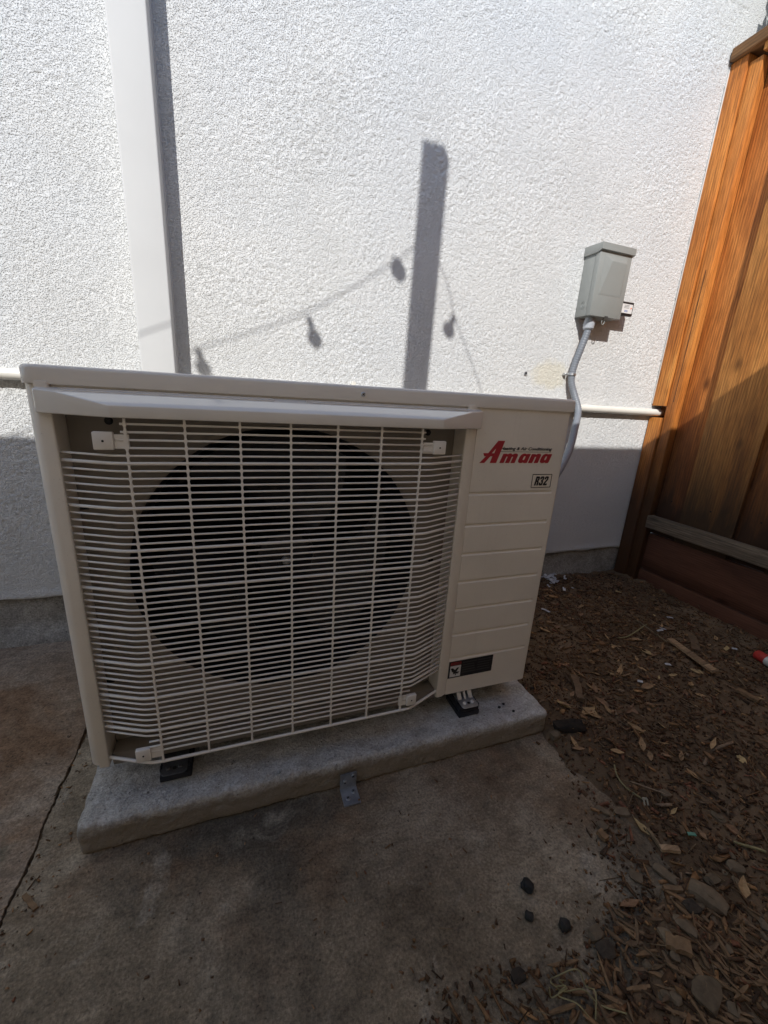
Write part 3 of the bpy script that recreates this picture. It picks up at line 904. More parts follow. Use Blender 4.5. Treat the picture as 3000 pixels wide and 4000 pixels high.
# hood over the grille
bm = bmesh.new()
yb, ye, ym = 0.7012, 0.6885, 0.6545
uc, zc = 0.0220, 0.7690            # crease between the ribbed ledge and the sloping front
yk = yb - uc
plan = [(-0.2585, yb), (-0.2585, ye), (-0.1640, ym), (0.3410, ym), (0.4405, ye), (0.4405, yb)]
ztop = [0.7748, 0.7712, 0.7550, 0.7540, 0.7700, 0.7745]
zbot = [0.7400, 0.7395, 0.7385, 0.7375, 0.7375, 0.7380]
A = [bm.verts.new((p[0], p[1], z)) for p, z in zip(plan, zbot)]
B = [bm.verts.new((p[0], p[1], z)) for p, z in zip(plan, ztop)]
K0 = bm.verts.new((-0.2315, yk, zc)); K1 = bm.verts.new((0.4120, yk, zc - 0.0008))
n = 6
for k in (0, 2, 4, 5): bm.faces.new((A[k], A[(k + 1) % n], B[(k + 1) % n], B[k]))
bm.faces.new((A[1], A[2], B[2], K0, B[1])); bm.faces.new((A[3], A[4], B[4], K1, B[3]))
bm.faces.new(A[::-1])
bm.faces.new((B[0], B[1], K0, K1, B[4], B[5])); bm.faces.new((K0, B[2], B[3], K1))
bmesh.ops.recalc_face_normals(bm, faces=bm.faces)
es = [e for e in bm.edges if not all(abs(v.co.y - yb) < 1e-6 for v in e.verts)]
bmesh.ops.bevel(bm, geom=es, offset=0.0018, segments=3, profile=0.5, affect='EDGES')
hood = bm_obj('hood', bm, MAT['hood'], ac, smooth=True, sharp=14)
def hood_pt(x, y):
    t_ = (yb - y) / uc; return Vector((x, y, 0.7747 + (zc - 0.7747) * t_ + 0.0002))
for (xa, xb, y0, y1) in ((-0.228, 0.055, 0.6945, 0.6845), (0.105, 0.408, 0.6945, 0.6845)):
    r = (y0 - y1) / 2
    lp_ = [hood_pt(xa + r, y0)] + [hood_pt(xb - r, y0)] + [hood_pt(xb - r + r * math.cos(a), (y0 + y1) / 2 + r * math.sin(a)) for a in [math.pi / 2 - math.pi * i / 6 for i in range(1, 6)]] + [hood_pt(xb - r, y1), hood_pt(xa + r, y1)] + [hood_pt(xa + r + r * math.cos(a), (y0 + y1) / 2 + r * math.sin(a)) for a in [-math.pi / 2 - math.pi * i / 6 for i in range(1, 6)]]
    lp_.append(lp_[0])
    tube('pressed_rib', lp_, 0.0009, MAT['beige_gloss'], hood, 6)
# fan shroud plate with bell mouth
FCX, FCZ, FR = 0.080, 0.461, 0.268
bm = bmesh.new()
ns = 96
yP = 0.7385
rx0, rx1, rz0, rz1 = -0.2415, 0.4110, 0.1345, 0.7405
def rect_pt(a):
    c, s = math.cos(a), math.sin(a)
    tx = ((rx1 - FCX) if c > 0 else (FCX - rx0)) / max(1e-9, abs(c))
    tz = ((rz1 - FCZ) if s > 0 else (FCZ - rz0)) / max(1e-9, abs(s))
    tt = min(tx, tz); return (FCX + c * tt, FCZ + s * tt)
angs = sorted([2 * math.pi * i / ns for i in range(ns)] + [math.atan2(z - FCZ, x - FCX) % (2 * math.pi) for x in (rx0, rx1) for z in (rz0, rz1)])
def ring_sheet(name, prof, mat, parent):
    bm = bmesh.new()
    rings = []
    for r, dyp in prof:
        ring = []
        for a in angs:
            p = rect_pt(a) if r is None else (FCX + r * math.cos(a), FCZ + r * math.sin(a))
            ring.append(bm.verts.new((p[0], yP + dyp, p[1])))
        rings.append(ring)
    n = len(angs)
    for A, B in zip(rings[:-1], rings[1:]):
        for k in range(n): bm.faces.new((A[k], A[(k + 1) % n], B[(k + 1) % n], B[k]))
    return bm_obj(name, bm, mat, parent, smooth=True, sharp=35)
bm.free()
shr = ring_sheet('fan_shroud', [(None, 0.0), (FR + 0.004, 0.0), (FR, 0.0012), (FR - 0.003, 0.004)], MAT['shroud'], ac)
ring_sheet('bell_mouth', [(FR - 0.003, 0.0042), (FR - 0.008, 0.013), (FR - 0.010, 0.028), (FR - 0.010, 0.125)], MAT['mouth'], shr)
for z in (0.592, 0.267):
    box('slot', -0.2405, -0.229, yP - 0.0012, yP - 0.0002, z - 0.004, z + 0.004, MAT['black'], shr, 0)
for x, z in ((-0.187, 0.7275), (0.352, 0.7235), (0.385, 0.45)):
    screw('screw', (x, yP, z), (0, -1, 0), 0.006, 0.003, MAT['darkmetal'], shr, MAT['black'])
box('coil', -0.255, 0.645, 0.985, 1.03, 0.128, 0.775, MAT['coil'], ac, 0)
box('partition', 0.4113, 0.416, 0.7425, 0.984, 0.128, 0.775, MAT['coil'], ac, 0)
box('side_lining', -0.2615, -0.2575, 0.7425, 0.984, 0.128, 0.775, MAT['coil'], ac, 0)
box('top_lining', -0.257, 0.411, 0.7425, 0.984, 0.771, 0.775, MAT['coil'], ac, 0)
box('back_sheet', -0.2617, BXR - 0.0125, 1.031, 1.049, 0.128, 0.777, MAT['beige'], ac, 0)
# fan
bm = bmesh.new()
add_tube(bm, [(FCX, 0.775, FCZ), (FCX, 0.782, FCZ), (FCX, 0.80, FCZ), (FCX, 0.90, FCZ)], 0.05, 28, True, ring_rad=[0.040, 0.054, 0.06, 0.062])
fan = bm_obj('fan', bm, MAT['fan'], ac, smooth=True, sharp=40)
for b_ in range(3):
    bm = bmesh.new()
    a0 = math.radians(70 + 120 * b_)
    nr, na = 10, 12
    V = []
    for i in range(nr + 1):
        rr = 0.058 + (0.240 - 0.058) * i / nr
        sweep = 0.55 * (i / nr) ** 1.4
        span = math.radians(62 + 22 * i / nr)
        row = []
        for j in range(na + 1):
            s_ = j / na
            a = a0 + sweep + span * (s_ - 0.5)
            y = 0.805 + 0.062 * s_ + 0.012 * math.sin(math.pi * s_) - 0.012 * (i / nr)
            row.append((FCX + rr * math.cos(a), y, FCZ + rr * math.sin(a)))
        V.append(row)
    T = [[bm.verts.new(p) for p in row] for row in V]
    U = [[bm.verts.new((p[0], p[1] + 0.003, p[2])) for p in row] for row in V]
    for i in range(nr):
        for j in range(na):
            bm.faces.new((T[i][j], T[i + 1][j], T[i + 1][j + 1], T[i][j + 1]))
            bm.faces.new((U[i][j], U[i][j + 1], U[i + 1][j + 1], U[i + 1][j]))
    for j in range(na):
        bm.faces.new((T[nr][j], U[nr][j], U[nr][j + 1], T[nr][j + 1]))
    for i in range(nr):
        bm.faces.new((T[i][0], U[i][0], U[i + 1][0], T[i + 1][0])); bm.faces.new((T[i][na], T[i + 1][na], U[i + 1][na], U[i][na]))
    bm_obj('fan_blade', bm, MAT['fan'], fan, smooth=True, sharp=50)
bm = bmesh.new(); add_disc(bm, (FCX, 0.775, FCZ), (0, -1, 0), 0.0095, 0.009, 6, 0.0015); add_disc(bm, (FCX, 0.766, FCZ), (0, -1, 0), 0.0045, 0.005, 10, 0.001)
bm_obj('hub_nut', bm, MAT['zinc'], fan)
# motor bracket behind the fan
bm = bmesh.new()
for x in (FCX - 0.05, FCX + 0.05): add_box(bm, x - 0.012, x + 0.012, 0.945, 0.955, 0.128, 0.77)
add_disc(bm, (FCX, 0.905, FCZ), (0, 1, 0), 0.058, 0.04, 20)
bm_obj('motor_bracket', bm, MAT['darkmetal'], ac)

# ---- wire grille
YG = 0.6665
XBL, XBR = -0.1655, 0.3330
bm = bmesh.new()
rodz = 0.133
def bar_path(z, xl=-0.2422, xr=0.4118, yend=0.701):
    L = [(xl, yend, z), (-0.205, yend - (yend - YG) * 0.50, z)]
    return L + catmull([(-0.190, YG + 0.0105, z), (-0.172, YG + 0.0030, z), (XBL + 0.010, YG + 0.0002, z), (XBL + 0.03, YG, z)], 3) + \
        catmull([(XBR - 0.014, YG, z), (XBR - 0.004, YG + 0.0004, z), (XBR + 0.008, YG + 0.0045, z), (XBR + 0.02, YG + 0.0096, z)], 3) + [(xr, yend, z)]
add_tube(bm, bar_path(rodz), 0.0030, 8)
gr = bm_obj('grille', bm, MAT['grille'], ac, loc=(0.084, YG, rodz), smooth=True, sharp=50)
NW, Z0, ZS = 52, 0.7297, 0.01121
def wire_mesh(kind, r):
    bm = bmesh.new()
    if kind == 'full': add_tube(bm, bar_path(0), r, 6)
    elif kind == 'stub': add_tube(bm, [(-0.1565, YG, 0), (0.3140, YG, 0)], r, 6)
    else: add_tube(bm, [(-0.169, YG, 0), (0.3275, YG, 0)], r, 6)
    bmesh.ops.recalc_face_normals(bm, faces=bm.faces)
    me = bpy.data.meshes.new('horizontal_bar'); bm.to_mesh(me); bm.free()
    me.polygons.foreach_set('use_smooth', [True] * len(me.polygons))
    me.materials.append(MAT['grille'])
    return me
WM = {(k, th): wire_mesh(k, 0.0027 if th else 0.00175) for k in ('full', 'stub', 'tab') for th in (0, 1)}
for i in range(NW):
    z = Z0 - ZS * i
    th = 1 if i % 6 == 5 else 0
    kind = 'stub' if i < 2 else ('tab' if (i < 4 or i >= NW - 3) else 'full')
    ob = bpy.data.objects.new('horizontal_bar', WM[(kind, th)])
    place(ob, (0, 0, z), gr)
# vertical ribs, flared where they meet the bars
RX = [-0.1505 + 0.0763 * i for i in range(7)]
bm = bmesh.new()
zz = []
for i in range(NW):
    z = Z0 - ZS * i
    zz += [(z + 0.0030, 0.0016), (z, 0.0032), (z - 0.0030, 0.0016)]
    if i < NW - 1: zz += [(z - ZS / 2, 0.0012)]
zz = [(0.7405, 0.0016)] + zz + [(rodz + 0.010, 0.0017), (rodz + 0.003, 0.002), (rodz, 0.0034)]
prev = None
for z, w in zz:
    ring = [bm.verts.new((sx * w, YG + sy * 0.0018, z)) for sx, sy in ((-1, -1), (1, -1), (1, 1), (-1, 1))]
    if prev:
        for k in range(4): bm.faces.new((prev[k], prev[(k + 1) % 4], ring[(k + 1) % 4], ring[k]))
    else: bm.faces.new(ring)
    prev = ring
bm.faces.new(prev)
bmesh.ops.recalc_face_normals(bm, faces=bm.faces)
rib = bpy.data.meshes.new('vertical_rib'); bm.to_mesh(rib); bm.free(); rib.materials.append(MAT['grille'])
for x in RX:
    place(bpy.data.objects.new('vertical_rib', rib), (x, 0, 0), gr)
# mounting tabs with centre hole
def tabm(xa, xb, xc, z0, z1):
    """square plate xa..xb, ribbed tongue xb..xc"""
    bm = bmesh.new()
    lo, hi = min(xa, xb), max(xa, xb)
    add_box(bm, lo, hi, YG - 0.0045, YG + 0.004, z0, z1, 0.0016)
    l2, h2 = min(xb, xc), max(xb, xc)
    add_box(bm, l2, h2, YG - 0.0008, YG + 0.004, z0 + 0.001, z1 - 0.0035, 0.0008, 1)
    o = bm_obj('mounting_tab', bm, MAT['tab'], gr, smooth=True, sharp=35)
    bm = bmesh.new(); add_disc(bm, ((lo + hi) / 2, YG - 0.0056, (z0 + z1) / 2), (0, -1, 0), 0.0018, 0.0004, 10)
    return o
for args in ((-0.1905, -0.1655, -0.147, 0.6935, 0.7185), (0.3545, 0.3300, 0.3105, 0.6915, 0.7155), (-0.1915, -0.1680, -0.150, 0.1435, 0.1690), (0.3430, 0.3205, 0.3030, 0.1440, 0.1695)):
    o = tabm(*args)
    bm = bmesh.new(); add_disc(bm, ((args[0] + args[1]) / 2, YG - 0.0046, (args[3] + args[4]) / 2), (0, -1, 0), 0.0016, 0.0003, 10)
    bm_obj('tab_hole', bm, MAT['darkmetal'], o)

# ---- lettering on the panel
def L3(px, py, d=0.0):        # detail-picture pixel on the panel plane -> point
    q = on_y(1800 + px * 500 / 1659, 1650 + py * 500 / 1659, YF); return q
O_ = L3(240, 527); Xr = L3(1140, 527)
sxm = (0.617 - 0.452) / (1105 - 240)
szm = (0.715 - 0.670) / (527 - 238)
ylab = YF - 0.0005
def logo3(x, y, z=0): return (0.452 + (x - 240) * sxm, ylab - z, 0.670 + (527 - y) * szm)
def logo_glyph(x0, loops, w=1.0):
    return [[(x0 + p[0] * w + p[1] * 0.30, 527 - p[1]) for p in lp] for lp in loops]
def round_poly(p, r=8):
    out = []
    n = len(p)
    for i in range(n):
        a, b_, c = Vector(p[i - 1]), Vector(p[i]), Vector(p[(i + 1) % n])
        d1 = (a - b_); d2 = (c - b_)
        k1 = min(r, d1.length * 0.4); k2 = min(r, d2.length * 0.4)
        q1 = b_ + d1.normalized() * k1; q2 = b_ + d2.normalized() * k2
        out += [tuple(q1), tuple(q1 * 0.25 + b_ * 0.5 + q2 * 0.25), tuple(q2)]
    return out
Aout = [(240, 527), (300, 527), (365, 440), (391, 440), (368, 527), (447, 527), (523, 238), (440, 238), (335, 400), (275, 400), (290, 440), (312, 440)]
Ain = [(425, 335), (408, 400), (378, 400)]
gm = [(0, 0), (0, 122), (50, 122), (56, 112), (75, 127), (102, 127), (120, 110), (140, 127), (172, 127), (194, 108), (194, 0), (141, 0), (141, 85), (124, 85), (124, 0), (71, 0), (71, 85), (54, 85), (54, 0)]
gn = [(0, 0), (0, 122), (50, 122), (57, 112), (80, 127), (110, 127), (131, 106), (131, 0), (76, 0), (76, 85), (56, 85), (56, 0)]
ga = [(30, 0), (8, 14), (0, 42), (0, 85), (12, 112), (35, 127), (64, 127), (78, 114), (82, 124), (131, 124), (131, 0), (82, 0), (80, 12), (62, 0)]
gai = [(60, 40), (53, 48), (53, 84), (60, 93), (71, 93), (78, 84), (78, 48), (71, 40)]
mainl = [Aout, Ain] + logo_glyph(487, [round_poly(gm)]) + logo_glyph(713, [round_poly(ga), round_poly(gai, 4)], 0.98) + logo_glyph(857, [round_poly(gn)]) + logo_glyph(1003, [round_poly(ga), round_poly(gai, 4)], 0.98)
fp = [o for o in ac.children if o.name.startswith('front_panel')][0]
lg = fill_curve('brand_lettering', mainl, lambda x, y, z: logo3(x, y, z), MAT['red'], fp)
text_mesh('tagline_lettering', 'Heating & Air Conditioning', lambda x, y, z: (0.4975 + x * (0.6265 - 0.4975), ylab - z * 0.05, 0.6945 + y * 0.0085), MAT['black'], fp, shear=0.25, offset=0.028)
fill_curve('tagline_rule', [[(0, 0), (1, 0), (1, 1), (0, 1)]], lambda x, y, z: (0.4985 + x * 0.1265, ylab - z, 0.6930 + y * 0.0006), MAT['black'], fp)
# R32 badge
bx0, bx1, bz0, bz1 = 0.587, 0.6385, 0.6165, 0.6462
fr = 0.0013
fill_curve('badge_frame', [round_poly([(bx0, bz0), (bx1, bz0), (bx1, bz1), (bx0, bz1)], 0.0015), round_poly([(bx0 + fr, bz0 + fr), (bx1 - fr, bz0 + fr), (bx1 - fr, bz1 - fr), (bx0 + fr, bz1 - fr)], 0.001)], lambda x, y, z: (x, ylab - z, y), MAT['black'], fp)
dR = [[(0, 0), (0, 100), (34, 100), (46, 90), (46, 60), (37, 50), (46, 40), (47, 0), (28, 0), (27, 36), (24, 40), (19, 40), (19, 0)], [(19, 57), (19, 83), (24, 83), (27, 78), (27, 62), (24, 57)]]
d3 = [[(0, 32), (0, 10), (10, 0), (36, 0), (46, 10), (46, 42), (38, 51), (46, 60), (46, 90), (36, 100), (10, 100), (0, 90), (0, 68), (18, 68), (18, 82), (27, 82), (27, 60), (15, 58), (15, 44), (27, 42), (27, 18), (18, 18), (18, 32)]]
d2 = [[(0, 0), (0, 22), (27, 65), (27, 82), (18, 82), (18, 66), (0, 66), (0, 90), (10, 100), (36, 100), (46, 90), (46, 62), (21, 20), (46, 20), (46, 0)]]
lo = []
for i, g in enumerate((dR, d3, d2)):
    lo += [[(p[0] + i * 54 + p[1] * 0.16, p[1]) for p in lp] for lp in g]
fill_curve('badge_lettering', lo, lambda x, y, z: (0.5945 + x * 0.000215, ylab - z, 0.6213 + y * 0.000198), MAT['black'], fp)
# warning label
wl = box('warning_label', 0.4385, 0.5570, YF - 0.0006, YF + 0.0002, 0.1615, 0.2065, MAT['black'], fp, 0)
yl2 = YF - 0.0008
fill_curve('label_picture_ground', [[(0.4425, 0.1645), (0.4705, 0.1645), (0.4705, 0.1945), (0.4425, 0.1945)]], lambda x, y, z: (x, yl2 - z * 0.5, y), MAT['labelwhite'], wl, 0.0001)
fill_curve('label_header', [[(0.4425, 0.1965), (0.4705, 0.1965), (0.4705, 0.2040), (0.4425, 0.2040)]], lambda x, y, z: (x, yl2 - z * 0.5, y), MAT['dullred'], wl, 0.0001)
text_mesh('header_lettering', 'DANGER', lambda x, y, z: (0.4475 + x * 0.0205, yl2 - 0.0002 - z * 0.02, 0.1982 + y * 0.0042), MAT['black'], wl, offset=0.01)
for i_ in range(5):
    for j_, (xa_, xb_) in enumerate(((0.4745, 0.5120), (0.5150, 0.5535))):
        z_ = 0.1985 - i_ * 0.0068
        e_ = 0.002 * ((i_ * 3 + j_) % 4)
        box('label_text_row', xa_, xb_ - e_, yl2 - 0.0002, yl2 + 0.0001, z_, z_ + 0.0022, MAT['greytext'], wl, 0)
W3 = lambda px, py: on_y(1680 + px * 400 / 1659, 2480 + py * 400 / 1659, YF)
hand = [(333, 550), (352, 538), (372, 540), (395, 562), (405, 560), (438, 524), (460, 520), (462, 530), (418, 598), (432, 590), (468, 583), (470, 590), (440, 603), (462, 606), (458, 614), (428, 622), (410, 618), (415, 644), (404, 650), (392, 622), (372, 636), (364, 632), (374, 610), (352, 598)]
hl = [(W3(*p).x, W3(*p).z) for p in hand]
fill_curve('hand_symbol', [hl], lambda x, y, z: (x, yl2 - 0.0002 - z * 0.5, y), MAT['black'], wl, 0.0001)

# ---- feet
def foot(xc, yoff, zmat, ry=0.0):
    f_ = box('rubber_foot', xc - 0.0275, xc + 0.0275, 0.674 + yoff + ry, 0.742 + yoff + ry, 0.064, 0.0775, MAT['rubber'], ac, 0.002)
    box('rubber_layer', xc - 0.026, xc + 0.026, 0.676 + yoff + ry, 0.740 + yoff + ry, 0.0775, 0.086, MAT['rubber'], f_, 0.0015)
    bm = bmesh.new()
    for i in range(9):
        y = 0.6765 + yoff + ry + i * 0.0069
        add_box(bm, xc - 0.0265, xc + 0.0265, y, y + 0.0042, 0.086, 0.0932, 0.0008, 1)
    bm_obj('rubber_ridges', bm, MAT['rubber'], f_)
    # zinc foot bracket
    bm = bmesh.new()
    add_prism(bm, [(xc - 0.0215, 0.735 + yoff), (xc - 0.0215, 0.676 + yoff)] + arc(xc - 0.0145, 0.676 + yoff, 0.007, 180, 270, 4) + arc(xc + 0.0145, 0.676 + yoff, 0.007, 270, 360, 4) + [(xc + 0.0215, 0.735 + yoff)], 'z', 0.0932, 0.0957, 0.0006, 1)
    br = bm_obj('foot_bracket', bm, zmat, ac, smooth=True, sharp=35)
    for s in ((-1, 0, 1) if zmat is MAT['zinc'] else ()):
        bm = bmesh.new()
        w_ = 0.0055 if s else 0.003
        add_prism(bm, [(0.697 + yoff, 0.0957), (0.705 + yoff, 0.0957), (0.722 + yoff, ZB + 0.001), (0.716 + yoff, ZB + 0.001)], 'x', xc + s * 0.0145 - w_, xc + s * 0.0145 + w_, 0.0006, 1)
        bm_obj('bracket_gusset', bm, zmat, br)
    for s in (-1, 1):
        bm = bmesh.new(); add_disc(bm, (xc + s * 0.0105, 0.6835 + yoff, 0.0957), (0, 0, 1), 0.0045, 0.003, 12, 0.001)
        bm_obj('bolt', bm, MAT['labelwhite'] if zmat is MAT['zinc'] else zmat, br, smooth=True, sharp=40)
    bm = bmesh.new(); add_disc(bm, (xc, 0.6825 + yoff, 0.0957), (0, 0, 1), 0.0038, 0.0004, 12)
    bm_obj('bolt_hole', bm, MAT['black'], br)
for xc in (0.4935, -0.1375):
    foot(xc, 0.0, MAT['zinc'] if xc > 0 else MAT['galvdark'], 0.0 if xc > 0 else 0.011); foot(xc, 0.305, MAT['galvdark'])

# ================================================================== seismic bracket on the pad
ab = thing('angle_bracket', (0.186, 0.61, 0), 'bent galvanised angle bracket screwing the pad to the slab', 'bracket')
bm = bmesh.new()
w0, w1 = 0.169, 0.2035
yb_ = 0.6312
add_prism(bm, [(0.588, 0.0008), (yb_ - 0.0035, 0.0008), (yb_ - 0.0035 , 0.046), (yb_ - 0.0055, 0.046), (yb_ - 0.0055, 0.0034), (0.588, 0.0034)], 'x', w0, w1, 0.0004, 1)
for v in bm.verts:      # clipped corners
    if v.co.z > 0.04 and (v.co.x - w0 < 0.002 or w1 - v.co.x < 0.002): v.co.z -= 0.006
bm_obj('plate', bm, MAT['galv'], ab)
for x, z in ((0.178, 0.022), (0.195, 0.034)):
    screw('screw', (x, yb_ - 0.0055, z), (0, -1, 0), 0.0048, 0.004, MAT['galv'], ab, MAT['black'])
for x, y in ((0.180, 0.602), (0.194, 0.614)):
    screw('screw', (x, y, 0.0034), (0, 0, 1), 0.0048, 0.003, MAT['galv'], ab, MAT['black'])

# ================================================================== DISCONNECT BOX + CONDUIT
db = thing('disconnect_box', (1.28, WY, 1.108), 'grey metal electrical disconnect box mounted on the stucco wall', 'electrical box')
X0, X1, DY, Z0b, Z1b = 1.2065, 1.352, 1.2755, 1.108, 1.335
bm = bmesh.new(); add_box(bm, X0 + 0.001, X1 - 0.001, DY + 0.022, WY - 0.0005, Z0b + 0.001, Z1b - 0.002, 0.0015, 2)
bd_ = bm_obj('body', bm, MAT['boxgrey'], db, smooth=True, sharp=35)
# lift-off cover with tapered pressed field
bm = bmesh.new()
add_box(bm, X0, X1, DY, DY + 0.0218, Z0b, Z1b - 0.012, 0.002, 2)
cv = bm_obj('cover', bm, MAT['boxgrey'], db, smooth=True, sharp=35)
bm = bmesh.new()
def qd(pts3):
    return [bm.verts.new(p) for p in pts3]
zt, zbm = 1.305, 1.178
outer = [(X0 + 0.020, DY - 0.0002, zt), (X1 - 0.020, DY - 0.0002, zt), (X1 - 0.020, DY - 0.0002, zbm), (X0 + 0.020, DY - 0.0002, zbm)]
inner = [(X0 + 0.050, DY - 0.0105, zt - 0.020), (X1 - 0.026, DY - 0.0105, zt - 0.020), (X1 - 0.024, DY - 0.0012, zbm + 0.004), (X0 + 0.026, DY - 0.0012, zbm + 0.004)]
Ao, Bi = qd(outer), qd(inner)
for k in range(4): bm.faces.new((Ao[k], Ao[(k + 1) % 4], Bi[(k + 1) % 4], Bi[k]))
bm.faces.new(Bi)
bmesh.ops.recalc_face_normals(bm, faces=bm.faces)
bmesh.ops.bevel(bm, geom=[e for e in bm.edges if len(e.link_faces) == 2], offset=0.003, segments=3, profile=0.5, affect='EDGES')
bm_obj('pressed_field', bm, MAT['boxgrey'], cv, smooth=True, sharp=60)
# rain hood on top
bm = bmesh.new()
add_box(bm, X0 - 0.003, X1 + 0.003, DY - 0.006, DY - 0.004, Z1b - 0.018, Z1b + 0.002, 0.0006, 1)
bm_h = bmesh.new()
hp = [(DY - 0.007, Z1b - 0.018), (DY - 0.007, Z1b + 0.001), (DY + 0.01, Z1b + 0.0035), (WY - 0.001, Z1b + 0.0035), (WY - 0.001, Z1b - 0.028), (DY + 0.012, Z1b - 0.028), (DY - 0.001, Z1b - 0.016)]
bm.free()
hoodp = [(DY - 0.008, Z1b - 0.019), (DY - 0.008, Z1b + 0.002), (WY - 0.001, Z1b + 0.005), (WY - 0.001, Z1b - 0.026), (DY + 0.010, Z1b - 0.026)]
add_prism(bm_h, hoodp, 'x', X0 - 0.0045, X1 + 0.0045, 0.0012, 2)
bm_obj('rain_hood', bm_h, MAT['boxgrey'], db, smooth=True, sharp=35)
# knockout rings on the left side
bm = bmesh.new()
kc = Vector((X0 + 0.0008, 1.318, 1.147))
for r in (0.0125, 0.0085):
    add_tube(bm, [kc + Vector((0, r * math.cos(a), r * math.sin(a))) for a in [2 * math.pi * i / 24 for i in range(25)]], 0.0009, 6, False)
bm_obj('knockout', bm, MAT['boxgrey'], bd_, smooth=True)
# hasp ring under the cover
bm = bmesh.new()
rc = Vector((1.285, DY + 0.012, 1.096))
add_tube(bm, [rc + Vector((0.0065 * math.cos(a), 0, 0.0105 * math.sin(a))) for a in [2 * math.pi * i / 20 for i in range(21)]], 0.0017, 6, False)
bm_obj('hasp_ring', bm, MAT['boxgrey'], cv, smooth=True)
box('cover_notch', 1.276, 1.292, DY - 0.0004, DY + 0.001, Z0b + 0.0005, Z0b + 0.004, MAT['black'], cv, 0)
# tag device on the right side
tg = box('label_tag', X1 - 0.0005, 1.432, 1.300, 1.312, 1.130, 1.178, MAT['black'], db, 0.002)
box('label_sticker', X1 + 0.0005, 1.4265, 1.2988, 1.2998, 1.1385, 1.1700, MAT['labelwhite'], tg, 0)
for i in range(9):
    w_ = (0.0006, 0.0011, 0.0007)[i % 3]
    box('barcode_line', X1 + 0.036 + i * 0.0019, X1 + 0.036 + i * 0.0019 + w_, 1.2984, 1.2987, 1.1425, 1.1490, MAT['blue'], tg, 0)
bm = bmesh.new(); add_disc(bm, (1.4195, 1.2987, 1.1570), (0, -1, 0), 0.0032, 0.0003, 12); bm_obj('sticker_dot', bm, MAT['orange'], tg)
for z in (1.1650, 1.1605, 1.1560): box('sticker_line', X1 + 0.033, X1 + 0.058, 1.2984, 1.2987, z, z + 0.0011, MAT['greytext'], tg, 0)

cn = thing('flexible_conduit', (1.235, 1.318, 1.0), 'grey ribbed flexible conduit hanging from the electrical box to the air conditioner', 'conduit')
ctrl = [(1.2455, 1.312, 1.103), (1.2445, 1.312, 1.062), (1.233, 1.318, 0.998), (1.2255, 1.325, 0.950), (1.2225, 1.328, 0.912), (1.2262, 1.327, 0.876), (1.241, 1.315, 0.830), (1.248, 1.29, 0.775), (1.205, 1.245, 0.715), (1.10, 1.15, 0.62), (0.93, 1.04, 0.52), (0.76, 0.96, 0.46), (0.662, 0.94, 0.45)]
cp = catmull(ctrl, 10)
# resample evenly
L = [0.0]
for a, b_ in zip(cp[:-1], cp[1:]): L.append(L[-1] + (b_ - a).length)
NS = int(L[-1] / 0.0022)
rs = []
j = 0
for i in range(NS + 1):
    s_ = L[-1] * i / NS
    while j < len(L) - 2 and L[j + 1] < s_: j += 1
    t_ = (s_ - L[j]) / (L[j + 1] - L[j]); rs.append(cp[j].lerp(cp[j + 1], t_))
bm = bmesh.new()
add_tube(bm, rs, 0.0125, 14, True, ring_rad=[0.0131 if (i // 2) % 2 == 0 else 0.0124 for i in range(NS + 1)])
bm_obj('conduit_tube', bm, MAT['conduit'], cn, smooth=True)
a = Vector(ctrl[0]); d = (Vector(ctrl[1]) - a).normalized()
bm = bmesh.new()
add_tube(bm, [a + Vector((0, 0, 0.0045)), a + d * 0.004, a + d * 0.0045, a + d * 0.013, a + d * 0.014, a + d * 0.032, a + d * 0.037], 0.02, 18, True, ring_rad=[0.0165, 0.0165, 0.0185, 0.0185, 0.0205, 0.0190, 0.0145])
bm_obj('conduit_fitting', bm, MAT['fitting'], cn, smooth=True, sharp=30)
st = tube('conduit_strap', [(1.222, 1.328, 0.911), (1.2215, 1.328, 0.903)], 0.0153, MAT['zinc'], cn, 16)
box('strap_ear', 1.196, 1.2075, 1.338, 1.3485, 0.9025, 0.9115, MAT['zinc'], st, 0.001)
screw('strap_screw', (1.2005, 1.338, 0.907), (0, -1, 0), 0.0045, 0.005, MAT['zinc'], st, MAT['black'])

